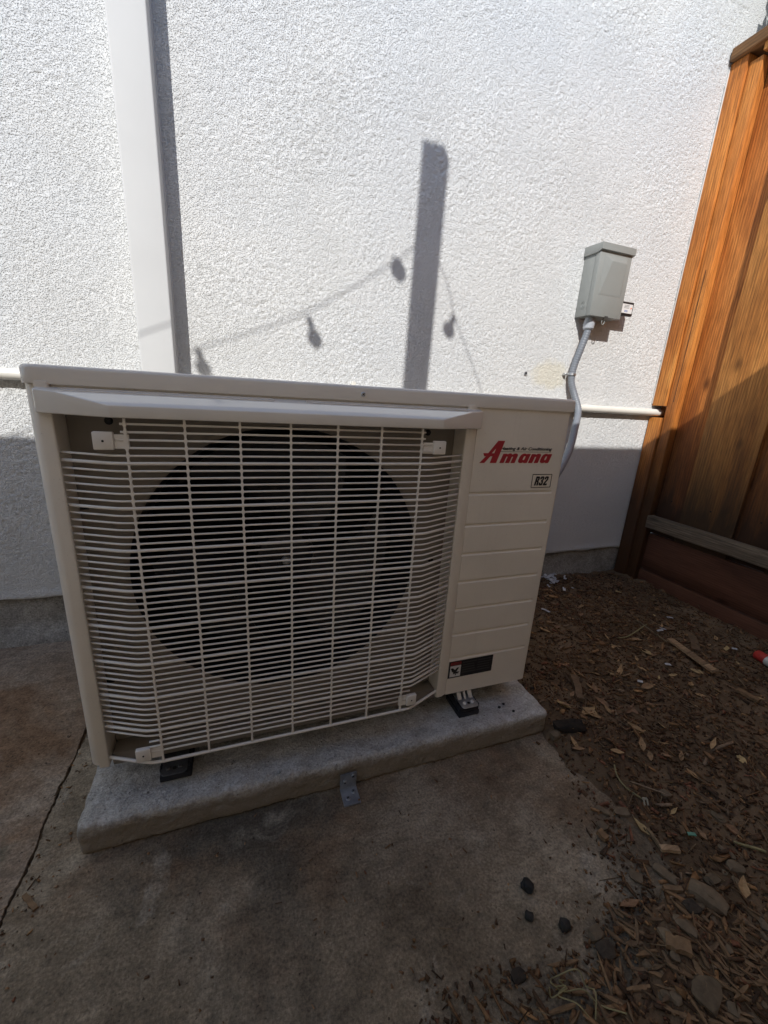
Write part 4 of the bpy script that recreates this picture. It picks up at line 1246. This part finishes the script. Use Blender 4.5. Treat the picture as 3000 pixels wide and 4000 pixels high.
# ================================================================== SHRUB BEYOND THE FENCE
def shrub(cxyz, rad, nleaf, seed, label):
    r = random.Random(seed)
    s = thing('garden_shrub', (cxyz[0], cxyz[1], -0.05), label, 'shrub')
    bm = bmesh.new()
    add_tube(bm, [(cxyz[0], cxyz[1], -0.05), (cxyz[0] + 0.03, cxyz[1], cxyz[2] * 0.5), (cxyz[0], cxyz[1] + 0.02, cxyz[2])], 0.03, 8, True, ring_rad=[0.04, 0.03, 0.012])
    for k in range(7):
        a = 2 * math.pi * k / 7
        add_tube(bm, [(cxyz[0] + 0.015, cxyz[1], cxyz[2] * 0.6), (cxyz[0] + rad * 0.7 * math.cos(a), cxyz[1] + rad * 0.7 * math.sin(a), cxyz[2] + rad * 0.4 * math.sin(3 * a))], 0.01, 6, True, ring_rad=[0.012, 0.004])
    bm_obj('trunk', bm, MAT['bark'], s)
    bm = bmesh.new()
    for k in range(nleaf):
        d = Vector((r.gauss(0, 1), r.gauss(0, 1), r.gauss(0, 1))).normalized()
        q = Vector(cxyz) + Vector((d.x * rad, d.y * rad, d.z * rad * 0.9)) * (r.random() ** 0.45) * (0.8 + 0.3 * mnoise.noise(d * 2.3))
        if q.y > 1.27 or (q.x < 1.93 and q.z < 2.10): continue
        ln = r.uniform(0.045, 0.075); wd = ln * 0.32
        m_ = Matrix.Rotation(r.uniform(0, 6.28), 3, 'Z') @ Matrix.Rotation(r.uniform(-0.9, 0.9), 3, 'X') @ Matrix.Rotation(r.uniform(-0.9, 0.9), 3, 'Y')
        v = [bm.verts.new(q + m_ @ Vector(p)) for p in ((0, 0, 0), (ln * .45, wd, 0.006), (ln, 0, -0.008), (ln * .45, -wd, 0.006), (ln * .45, 0, -0.002))]
        bm.faces.new((v[0], v[4], v[1])); bm.faces.new((v[1], v[4], v[2])); bm.faces.new((v[2], v[4], v[3])); bm.faces.new((v[3], v[4], v[0]))
    bm_obj('crown', bm, MAT['green'], s)
shrub((2.02, 1.10, 2.20), 0.36, 2200, 5, 'leafy green shrub rising behind the cedar fence')

# ================================================================== MULCH AND LITTER
def chip_cloud(name, n, place_fn, size_fn, color_fn, seed, lift=0.4):
    r = np.random.default_rng(seed)
    base = np.array([(-1, -1, -1), (1, -1, -1), (1, 1, -1), (-1, 1, -1), (-1, -1, 1), (1, -1, 1), (1, 1, 1), (-1, 1, 1)], float)
    fc = np.array([(0, 3, 2, 1), (4, 5, 6, 7), (0, 1, 5, 4), (1, 2, 6, 5), (2, 3, 7, 6), (3, 0, 4, 7)])
    P = place_fn(r, n)                 # n,2
    S = size_fn(r, n) / 2              # n,3 half sizes
    V = base[None] * S[:, None, :]
    # irregular ends
    tp = r.uniform(0.25, 1.0, (n, 2))
    V[:, :, 1] *= np.where(base[None, :, 0] > 0, tp[:, :1], tp[:, 1:])
    V[:, :, 0] += r.uniform(-0.35, 0.35, (n, 8)) * S[:, None, 0]
    V[:, :, 1] += r.uniform(-0.25, 0.25, (n, 8)) * S[:, None, 1]
    yaw = r.uniform(0, 2 * np.pi, n); pit = r.normal(0, 0.22, n); rol = r.normal(0, 0.35, n)
    c, s = np.cos(rol)[:, None], np.sin(rol)[:, None]
    y, z = V[..., 1] * c - V[..., 2] * s, V[..., 1] * s + V[..., 2] * c; V[..., 1], V[..., 2] = y, z
    c, s = np.cos(pit)[:, None], np.sin(pit)[:, None]
    x, z = V[..., 0] * c + V[..., 2] * s, -V[..., 0] * s + V[..., 2] * c; V[..., 0], V[..., 2] = x, z
    c, s = np.cos(yaw)[:, None], np.sin(yaw)[:, None]
    x, y = V[..., 0] * c - V[..., 1] * s, V[..., 0] * s + V[..., 1] * c; V[..., 0], V[..., 1] = x, y
    gz = np.maximum(ground_z(P[:, 0], P[:, 1]), np.where(edge_dist(P[:, 0], P[:, 1]) < 0.06, 0.0, -1))
    low = V[..., 2].min(1)
    V[..., 0] += P[:, None, 0]; V[..., 1] += P[:, None, 1]
    V[..., 2] += (gz - low * lift + r.uniform(-0.001, 0.003, n))[:, None]
    col = color_fn(r, n)
    me = bpy.data.meshes.new(name)
    nv = n * 8
    me.vertices.add(nv); me.vertices.foreach_set('co', V.reshape(-1).astype(np.float32))
    F = (fc[None] + (np.arange(n) * 8)[:, None, None]).reshape(-1, 4).astype(np.int32)
    me.loops.add(F.size); me.loops.foreach_set('vertex_index', F.ravel())
    me.polygons.add(len(F)); me.polygons.foreach_set('loop_start', np.arange(0, F.size, 4, dtype=np.int32)); me.polygons.foreach_set('loop_total', np.full(len(F), 4, dtype=np.int32))
    me.update(); me.validate()
    ca = me.color_attributes.new('Col', 'FLOAT_COLOR', 'POINT')
    full = np.concatenate([np.repeat(col, 8, 0), np.ones((nv, 1))], 1)
    ca.data.foreach_set('color', full.ravel().astype(np.float32))
    return finish(name, me, MAT['chips'])

def place_soil(r, n, lo=0.0, spread=0.02):
    out = []
    while len(out) < n:
        p = np.stack([r.uniform(0.05, 1.75, n * 3), r.uniform(-0.3, 1.335, n * 3)], -1)
        d = edge_dist(p[:, 0], p[:, 1])
        # denser toward the corner of the bed nearest the fence behind and the far wall
        dens = 0.55 + 0.45 * (np.sin(p[:, 0] * 9 + 2) * np.sin(p[:, 1] * 7 + 1) * 0.5 + 0.5)
        near = (p[:, 1] < 0.45) | (p[:, 1] > 1.0)
        dens = np.where(near, np.minimum(1, dens + 0.25), dens)
        ok = (d > lo - r.exponential(spread, len(p))) & (r.random(len(p)) < dens)
        ok &= ~((p[:, 0] > PX0 - 0.01) & (p[:, 0] < PX1 + 0.008) & (p[:, 1] > PY0 - 0.01) & (p[:, 1] < PY1 + 0.01))
        ok &= ~((p[:, 0] > 1.69) & (p[:, 1] > 1.2))
        out += list(p[ok])
    return np.array(out[:n])
PAL = np.array([(0.075, 0.050, 0.033), (0.055, 0.038, 0.027), (0.105, 0.070, 0.044), (0.14, 0.095, 0.058), (0.045, 0.034, 0.027), (0.17, 0.115, 0.065), (0.12, 0.10, 0.08), (0.11, 0.058, 0.042)])
def colf(bright):
    def f(r, n):
        c = PAL[r.choice(len(PAL), n, p=[.22, .2, .18, .12, .12, .05, .06, .05])] * r.uniform(0.65, 1.35, (n, 1)) * bright * np.array([(1.75, 1.46, 1.18)])
        return c
    return f
o = chip_cloud('bark_mulch', 5200, lambda r, n: place_soil(r, n, 0.02, 0.012), lambda r, n: np.stack([r.lognormal(math.log(0.016), 0.45, n), r.lognormal(math.log(0.0065), 0.4, n), r.uniform(0.0012, 0.0045, n)], -1), colf(1.0), 41)
tag(o, 'loose brown bark mulch covering the soil', kind='stuff')
o = chip_cloud('soil_crumbs', 24000, lambda r, n: place_soil(r, n, 0.0, 0.015), lambda r, n: np.stack([r.lognormal(math.log(0.0045), 0.5, n), r.lognormal(math.log(0.0035), 0.4, n), r.uniform(0.001, 0.004, n)], -1), colf(0.95), 42, 0.7)
tag(o, 'fine crumbs of soil and shredded bark', kind='stuff')
def needles(r, n): return np.stack([r.uniform(0.02, 0.06, n), r.uniform(0.0009, 0.002, n), r.uniform(0.0008, 0.0015, n)], -1)
o = chip_cloud('dry_needles', 1500, lambda r, n: place_soil(r, n, 0.02, 0.02), needles, lambda r, n: np.array([(0.17, 0.12, 0.07)]) * r.uniform(0.5, 1.6, (n, 1)), 43, 0.9)
tag(o, 'thin dry needles and stalks in the mulch', kind='stuff')
def place_slab(r, n):
    x = r.uniform(-1.2, 0.66, n); y = r.uniform(0.0, 1.3, n)
    m_ = (x > PX0 - 0.006) & (x < PX1) & (y > PY0 - 0.006)
    y = np.where(m_, r.uniform(0.05, 0.62, n), y)
    # bias toward the joint
    k = r.random(n) < 0.45
    x = np.where(k & (y > 0), -0.345 + r.exponential(0.02, n) * r.choice([-1, 1], n), x)
    bad = (x > PX0 - 0.006) & (y > PY0 - 0.006)
    y = np.where(bad, 0.4, y)
    return np.stack([x, y], -1)
o = chip_cloud('slab_grit', 900, place_slab, lambda r, n: np.stack([r.lognormal(math.log(0.0035), 0.5, n), r.lognormal(math.log(0.0025), 0.4, n), r.uniform(0.0007, 0.002, n)], -1), colf(1.2), 44, 1.0)
tag(o, 'fine grit scattered over the concrete', kind='stuff')

# ---- single pieces, placed from the photograph on the ground they lie on
def Q(px, py):  # pixel of the lower-right detail picture
    return 2000 + px * 1000 / 1659, 2700 + py * 1000 / 1659
def Q7(px, py): return 2100 + px * 900 / 1659, 1700 + py * 900 / 1659
def gp(pp, lift=0.0):
    p = on_z(pp[0], pp[1], 0.01)
    z = top_z(p.x, p.y)
    p = on_z(pp[0], pp[1], z)
    return Vector((p.x, p.y, top_z(p.x, p.y) + lift))

def stone_mesh(sx, sy, sz, seed, sub=2):
    bm = bmesh.new()
    bmesh.ops.create_icosphere(bm, subdivisions=sub, radius=1.0)
    off = Vector((seed * 3.7, seed * 1.3, 0))
    for v in bm.verts:
        n_ = mnoise.noise(v.co * 1.1 + off) * 0.45 + mnoise.noise(v.co * 2.4 + off) * 0.2
        v.co = v.co * (1 + n_)
        for ax in range(3):        # facet a little
            v.co[ax] = max(-0.82, min(0.82, v.co[ax]))
        v.co = Vector((v.co.x * sx, v.co.y * sy, v.co.z * sz))
    return bm
def stone(pp, ln, wd, ht, ang, seed, label, mat='stone', group=None):
    p = gp(pp)
    bm = stone_mesh(ln / 2 * 1.15, wd / 2 * 1.15, ht / 2 * 1.15, seed)
    bmesh.ops.rotate(bm, cent=(0, 0, 0), matrix=Matrix.Rotation(math.radians(ang), 3, 'Z'), verts=bm.verts)
    zmin = min(v.co.z for v in bm.verts)
    bmesh.ops.translate(bm, vec=p + Vector((0, 0, -zmin - ht * (0.06 if mat == 'darkstone' else 0.18))), verts=bm.verts)
    o = bm_obj('stone', bm, MAT[mat], None, smooth=True, sharp=32)
    return tag(o, label, 'stone', group)
stone(Q(98, 1280), 0.018, 0.022, 0.017, 20, 1, 'black angular stone lying alone on the concrete slab, largest of three', 'darkstone', 'dark stones on the slab')
stone(Q(108, 1470), 0.012, 0.014, 0.010, 50, 2, 'small black stone on the concrete slab between two larger ones', 'darkstone', 'dark stones on the slab')
stone(Q(338, 1530), 0.018, 0.017, 0.015, 0, 3, 'round black stone on the concrete slab closest to the mulch edge', 'darkstone', 'dark stones on the slab')
stone(Q(1265, 1350), 0.034, 0.056, 0.022, 25, 4, 'largest pale tan rock half buried in the mulch')
stone(Q(1010, 1215), 0.018, 0.050, 0.012, 22, 5, 'long narrow tan stone on the mulch next to the largest rock')
stone(Q(1440, 1155), 0.032, 0.022, 0.016, -20, 6, 'smooth oval yellowish stone on the mulch')
stone(Q(1290, 1230), 0.028, 0.018, 0.012, -10, 7, 'flat grey-brown stone just above the largest rock')
stone(Q(1160, 1415), 0.026, 0.022, 0.013, 0, 8, 'round dark clod touching the largest rock', 'clod')
stone(Q(1115, 1530), 0.020, 0.034, 0.010, 30, 9, 'flat oblong brown stone below the round dark stone')
stone(Q(1005, 1595), 0.020, 0.026, 0.010, -15, 10, 'wedge shaped brown stone in the near mulch')
stone(Q(582, 885), 0.021, 0.018, 0.013, 0, 11, 'speckled grey stone at the ragged edge of the slab')
stone(Q(585, 780), 0.012, 0.026, 0.010, 35, 12, 'dark slanting stone at the slab edge near the speckled one')
stone(Q(703, 802), 0.034, 0.018, 0.010, -20, 13, 'flat brown stone in soil by the slab edge')
stone(Q(706, 855), 0.013, 0.026, 0.010, 30, 14, 'dark brown stone tucked under the flat one by the slab edge')
stone(Q(990, 678), 0.022, 0.017, 0.014, -10, 15, 'isolated rounded pebble on bare soil below the wire stake')
stone(Q(535, 1585), 0.026, 0.018, 0.014, 10, 16, 'dull brown stone at the bottom corner of the slab')
stone(Q(605, 1690), 0.030, 0.024, 0.012, 0, 17, 'round dark clod sunk in the near mulch', 'clod')
stone(Q(1255, 1950), 0.050, 0.034, 0.014, 20, 18, 'broad flat brown stone in the near mulch')
stone(Q(870, 1788), 0.014, 0.012, 0.010, 0, 19, 'small pinkish round pebble in the near mulch')
stone(Q(40, 1850), 0.024, 0.016, 0.009, 0, 20, 'dark crumbly clod at the mulch edge beside the dry grass', 'clod')
stone(Q(800, 1210), 0.019, 0.022, 0.008, 35, 21, 'square brown stone chip in soil')
stone(Q(1335, 818), 0.020, 0.028, 0.008, 10, 22, 'thin upright brown stone flake on the soil')
stone(Q(280, 290), 0.030, 0.024, 0.020, 0, 23, 'pale grey lump of concrete at the pad corner')
lab = 'small brown pebble among the mulch'
rr = random.Random(3)
for k in range(24):
    px, py = rr.uniform(950, 1650), rr.uniform(1000, 2150)
    s_ = rr.uniform(0.008, 0.016)
    stone(Q(px, py), s_, s_ * rr.uniform(0.6, 1), s_ * 0.6, rr.uniform(0, 180), 30 + k, lab, 'stone', 'small pebbles in the near mulch')

def stick(name, a, b_, w, h, mat, label, cat, wob=0.1, nseg=6, group=None, lift=0.004, seed=0):
    A, B = gp(a), gp(b_)
    bm = bmesh.new()
    d = (B - A); side = Vector((-d.y, d.x, 0)).normalized()
    rings = []
    for i in range(nseg + 1):
        t_ = i / nseg
        p = A.lerp(B, t_); p.z = max(p.z, top_z(p.x, p.y)) + lift
        k = 1 + wob * mnoise.noise(Vector((t_ * 6, seed, 0)))
        sft = side * (w * wob * 0.8 * mnoise.noise(Vector((t_ * 4, seed, 7))))
        rings.append([bm.verts.new(p + sft + side * sx * w / 2 * k + Vector((0, 0, sz * h))) for sx, sz in ((-1, 0), (1, 0), (0.92, 1), (-0.92, 1))])
    for X, Y in zip(rings[:-1], rings[1:]):
        for q in range(4): bm.faces.new((X[q], X[(q + 1) % 4], Y[(q + 1) % 4], Y[q]))
    bm.faces.new(rings[0][::-1]); bm.faces.new(rings[-1])
    o = bm_obj(name, bm, mat)
    return tag(o, label, cat, group)
stick('wood_strip', Q7(945, 1495), Q7(1275, 1745), 0.026, 0.006, MAT['lath'], 'straight flat brown wood strip lying on the mulch', 'wood strip', 0.0, 1, lift=0.014)
stick('bark_piece', Q7(252, 1755), Q7(303, 1930), 0.020, 0.012, MAT['chunk'], 'stubby split bark piece on soil near the pad', 'wood piece', 0.3, seed=2)
stick('wood_piece', Q7(1108, 1452), Q7(1140, 1560), 0.026, 0.005, MAT['chunk'], 'short brown wood chip beside the straight strip', 'wood piece', 0.2, seed=3)
stick('wood_piece', Q7(1425, 1850), Q7(1590, 1925), 0.018, 0.008, MAT['chunk'], 'weathered stick segment on mulch below the marker pipe', 'wood piece', 0.2, seed=4)
stick('wood_piece', Q(950, 1045), Q(1075, 1052), 0.011, 0.006, MAT['lath'], 'pale short stick above the long narrow stone', 'wood piece', 0.15, seed=5)
stick('wood_piece', Q(870, 915), Q(960, 1045), 0.006, 0.004, MAT['twig'], 'thin dark twig leading down to the pale short stick', 'twig', 0.3, seed=6)
stick('wood_piece', Q(1085, 885), Q(1108, 945), 0.009, 0.005, MAT['chunk'], 'little upright wood sliver left of the teal scrap', 'wood piece', 0.2, seed=7)
stick('wood_piece', Q(555, 925), Q(610, 980), 0.014, 0.008, MAT['chunk'], 'dark splintered wood piece at the slab edge', 'wood piece', 0.3, seed=8)
stick('wood_piece', Q(985, 1630), Q(1150, 1700), 0.020, 0.008, MAT['chunk'], 'dark slanting wood piece in the near mulch', 'wood piece', 0.3, seed=9)
stick('wood_piece', Q(975, 1290), Q(1095, 1305), 0.008, 0.006, MAT['chunk'], 'curved brown stick under the long narrow stone', 'wood piece', 0.3, seed=10)
stick('wood_chip', (96, 3500), (140, 3556), 0.007, 0.004, MAT['chunk'], 'single brown wood chip lying beside the slab joint', 'wood piece', 0.2, lift=0.0005, seed=11)
stick('wood_piece', Q(1430, 990), Q(1640, 1055), 0.004, 0.003, MAT['straw'], 'straight pale straw lying on the mulch', 'straw', 0.2, seed=12)
stick('twig', Q7(708, 1338), Q7(928, 1500), 0.005, 0.004, MAT['twig'], 'thin twig running to the end of the straight wood strip', 'twig', 0.4, seed=13)
# black root lump at the pad corner
stone(Q(370, 240), 0.085, 0.035, 0.020, -12, 61, 'ragged black root lump against the pad corner', 'bark')
# larger wood chips near the camera
rr = random.Random(9)
for k in range(120):
    px, py = rr.uniform(300, 1650), rr.uniform(1420, 2150)
    if px < 640 and py < 1720: continue
    A = gp(Q(px, py)); an = rr.gauss(2.2, 0.7); ln = rr.uniform(0.018, 0.05); wd = rr.uniform(0.003, 0.0085); th = rr.uniform(0.0015, 0.004)
    d = Vector((math.cos(an), math.sin(an), rr.gauss(0, 0.12))); sd = Vector((-d.y, d.x, rr.gauss(0, 0.3))).normalized(); u_ = d.cross(sd).normalized()
    if u_.z < 0: u_ = -u_
    bm = bmesh.new(); rings = []
    for i in range(5):
        t_ = i / 4; w_ = wd * (0.35, 0.9, 1.0, 0.8, 0.2)[i] * rr.uniform(0.75, 1.15)
        c_ = A + d * ln * (t_ - 0.5) + sd * rr.uniform(-0.12, 0.12) * wd + Vector((0, 0, 0.003))
        rings.append([bm.verts.new(c_ + sd * a_ * w_ * 0.5 + u_ * b_ * th * 0.5) for a_, b_ in ((-1, -1), (1, -1), (0.8, 1), (-0.7, 1))])
    for X, Y in zip(rings[:-1], rings[1:]):
        for q in range(4): bm.faces.new((X[q], X[(q + 1) % 4], Y[(q + 1) % 4], Y[q]))
    bm.faces.new(rings[0][::-1]); bm.faces.new(rings[-1])
    tag(bm_obj('wood_chip', bm, MAT['chunk']), 'shredded brown wood splinter in the near mulch', 'wood chip', 'wood splinters in the near mulch')

# dry leaves
def leaf(pp, ln, ang, seed, label, mat='leaf', group=None, curl=0.35):
    r = random.Random(seed)
    p = gp(pp)
    bm = bmesh.new()
    n_ = 6
    wd = ln * r.uniform(0.12, 0.24)
    prof = [0.03, 0.55, 0.95, 1.0, 0.72, 0.36, 0.02]
    tw = r.uniform(-0.5, 0.5)
    rot = Matrix.Rotation(math.radians(ang), 3, 'Z') @ Matrix.Rotation(r.uniform(-0.25, 0.25), 3, 'Y') @ Matrix.Rotation(r.uniform(-0.35, 0.35), 3, 'X')
    T, B = [], []
    for i in range(n_ + 1):
        t_ = i / n_
        x = (t_ - 0.5) * ln
        w = prof[i] * wd * (1 + r.uniform(-0.18, 0.18))
        zc = curl * ln * 0.35 * (t_ - 0.5) ** 2 * 2
        row = []
        for s in (-1, 0, 1):
            v = Vector((x + r.uniform(-.02, .02) * ln, s * w, zc + (abs(s) * w * (0.35 + tw * s))))
            row.append(rot @ v)
        T.append(row)
    zmin = min(v.z for row in T for v in row)
    for row in T:
        B.append([bm.verts.new(p + v + Vector((0, 0, -zmin + 0.003))) for v in row])
    Tt = [[bm.verts.new(b_.co + Vector((0, 0, 0.0006))) for b_ in row] for row in B]
    for i in range(n_):
        for s in range(2):
            bm.faces.new((Tt[i][s], Tt[i + 1][s], Tt[i + 1][s + 1], Tt[i][s + 1]))
            bm.faces.new((B[i][s], B[i][s + 1], B[i + 1][s + 1], B[i + 1][s]))
        bm.faces.new((Tt[i][0], B[i][0], B[i + 1][0], Tt[i + 1][0])); bm.faces.new((Tt[i][2], Tt[i + 1][2], B[i + 1][2], B[i][2]))
    for q in (0, n_):
        for s in range(2): bm.faces.new((Tt[q][s], Tt[q][s + 1], B[q][s + 1], B[q][s]))
    o = bm_obj('dry_leaf', bm, MAT[mat])
    return tag(o, label, 'leaf', group)
LV = [(560, 1350, .03), (590, 1710, .05), (780, 1570, .04), (570, 1530, .03), (540, 1530, .025), (180, 1660, .035), (200, 1660, .03), (110, 1210, .035), (65, 1140, .035), (260, 1040, .03), (50, 1410, .045), (790, 1820, .04), (410, 1830, .045), (460, 1940, .04), (370, 1990, .05), (495, 1460, .03), (700, 1480, .04), (1360, 1540, .03), (1140, 1720, .035), (970, 1740, .025), (1280, 1470, .025), (750, 1690, .025), (640, 1740, .03), (500, 1980, .03), (180, 1960, .035), (1100, 1800, .03), (1280, 1840, .025), (90, 1350, .03), (310, 1290, .03), (240, 1330, .03), (580, 1130, .035), (590, 1110, .03), (850, 1360, .025), (1110, 1490, .028)]
for k, (x, y, l) in enumerate(LV):
    leaf(Q7(x, y), l * 1.15, (k * 67) % 180 - 30, 200 + k, 'curled tan dry leaf on the mulch between pad and fence', 'leaf', 'dry leaves on the mulch')
LV2 = [(325, 105, .05), (575, 80, .04), (510, 145, .05), (760, 135, .04), (790, 245, .05), (820, 275, .045), (400, 340, .035), (890, 90, .03), (665, 350, .025), (975, 345, .025), (895, 420, .03), (990, 430, .03), (1095, 432, .028), (785, 455, .03), (1300, 350, .04), (1165, 550, .03), (1045, 790, .025), (830, 905, .035), (760, 1390, .04), (970, 230, .025), (430, 375, .03), (1480, 450, .04), (680, 405, .03), (840, 355, .04), (1430, 915, .035), (1490, 1285, .04)]
for k, (x, y, l) in enumerate(LV2):
    leaf(Q(x, y), l, (k * 83) % 180 - 60, 300 + k, 'flat brown dry leaf on the soil in front of the pad corner', 'leaf', 'dry leaves on the open soil')
leaf(Q(1222, 935), 0.030, 70, 400, 'upright golden leaf touching the teal scrap')
stick('plastic_scrap', Q(1130, 948), Q(1182, 953), 0.006, 0.002, MAT['teal'], 'bright teal plastic scrap on the mulch', 'scrap', 0.1, lift=0.009)
# a wide scatter of further leaves
rr = random.Random(21)
for k in range(60):
    px, py = rr.uniform(20, 1640), rr.uniform(1080, 2000)
    if py < 1040 + max(0, px - 640) * 0.5: continue
    leaf(Q7(px, py), rr.uniform(0.018, 0.032), rr.uniform(0, 180), 500 + k, 'curled tan dry leaf on the mulch between pad and fence', 'leaf', 'dry leaves on the mulch')
# white paint chips by the foundation
rr = random.Random(31)
for k in range(34):
    px, py = (rr.gauss(80, 38), rr.gauss(1030, 22)) if k < 22 else (rr.uniform(20, 330), rr.uniform(1000, 1110))
    s_ = rr.uniform(0.009, 0.020)
    stick('paint_chip', Q7(px, py), Q7(px + rr.uniform(-18, 26), py + rr.uniform(-22, 22)), s_ * 0.7, 0.0012, MAT['chipwhite'], 'white flake of stucco on the soil at the foot of the foundation', 'flake', 0.4, 2, 'white flakes by the foundation', rr.uniform(0.004, 0.012), 700 + k)
for k, (x, y) in enumerate(((25, 1262), (50, 1268), (860, 1412), (880, 1405), (1395, 1545), (715, 1785), (930, 1325), (915, 1660))):
    stick('paint_chip', Q7(x, y), Q7(x + 38, y + 8), 0.010, 0.0015, MAT['chipwhite'], 'stray white flake out on the open mulch', 'flake', 0.4, 2, 'stray white flakes', 0.008, 760 + k)

# wire stake with pronged clip
A_ = [gp(Q(x, y), 0.004) for x, y in ((660, 488), (680, 560), (725, 620), (780, 665), (838, 705))]
ws = thing('wire_stake', A_[-1], 'bent pale wire stake with a small pronged clip on the soil', 'stake')
tube('wire', catmull(A_, 5), 0.0016, MAT['straw'], ws, 6)
bm = bmesh.new()
c0, c1 = gp(Q(840, 706), 0.004), gp(Q(872, 708), 0.004)
add_tube(bm, [c0, c1], 0.0026, 6)
for x in (858, 880): add_tube(bm, [gp(Q(x - 8, 708), 0.004), gp(Q(x, 750), 0.004)], 0.0018, 6)
bm_obj('clip', bm, MAT['clip'], ws)
# green twig near the fence
tg2 = [gp(Q7(x, y), 0.008) for x, y in ((575, 1475), (640, 1465), (700, 1430), (740, 1400), (780, 1375))]
tag(tube('green_stem', catmull(tg2, 4), 0.0022, MAT['straw'], None, 6), 'slender greenish stem curving over the mulch', 'stem')
# dry grass stalks at the bottom edge
stalks = [((250, 1890), (400, 1866), (470, 1940), (520, 2015), (532, 2160)), ((245, 1895), (240, 1960), (330, 1975), (440, 1998), (560, 2060), (720, 2157)), ((270, 1945), (330, 1975), (290, 2000), (400, 2090), (500, 2157)), ((340, 1905), (285, 1940), (345, 1950), (320, 2000), (250, 2015), (225, 1985))]
gt = thing('dry_grass_tuft', gp(Q(330, 1960)), 'loose tangle of pale dry grass stalks on the mulch', 'grass')
for s_ in stalks:
    P_ = [gp(Q(x, y), 0.010 + 0.012 * (i % 2)) for i, (x, y) in enumerate(s_)]
    tube('grass_stalk', catmull(P_, 5), 0.0009, MAT['straw'], gt, 5)
# red and white marker pipe at the edge of the bed
pm0 = gp(Q7(1568, 1590), 0.016); pm1 = gp(Q7(1640, 1645), 0.016)
dv = (pm1 - pm0).normalized(); dv.z = 0
mk = thing('marker_pipe', pm0, 'white marker pipe with a red painted end lying by the fence', 'pipe')
pa = pm0.copy(); pb = pm0 + dv * 0.036; pc = pm0 + dv * 0.42
tube('red_end', [pa, pa + dv * 0.004, pb], 0.0165, MAT['redpaint'], mk, 14, ring_rad=[0.012, 0.0165, 0.0165])
tube('white_tube', [pb + dv * 0.0003, pc], 0.0158, MAT['whitepaint'], mk, 14)
# bits of gravel on the pad top
for k, (x, y) in enumerate(((1965, 2752), (2005, 2780), (1950, 2765), (2080, 2690))):
    p = on_z(x, y, PZ)
    bm = stone_mesh(0.005, 0.0035, 0.003, 80 + k, 1)
    bmesh.ops.translate(bm, vec=Vector((p.x, p.y, PZ + 0.002)), verts=bm.verts)
    tag(bm_obj('gravel_bit', bm, MAT['darkstone'], None), 'tiny dark gravel bit on the pad beside the right foot', 'stone', 'gravel bits on the pad')

# render settings
scene.render.engine = 'CYCLES'
scene.cycles.max_bounces = 8
scene.cycles.diffuse_bounces = 5
scene.cycles.glossy_bounces = 4
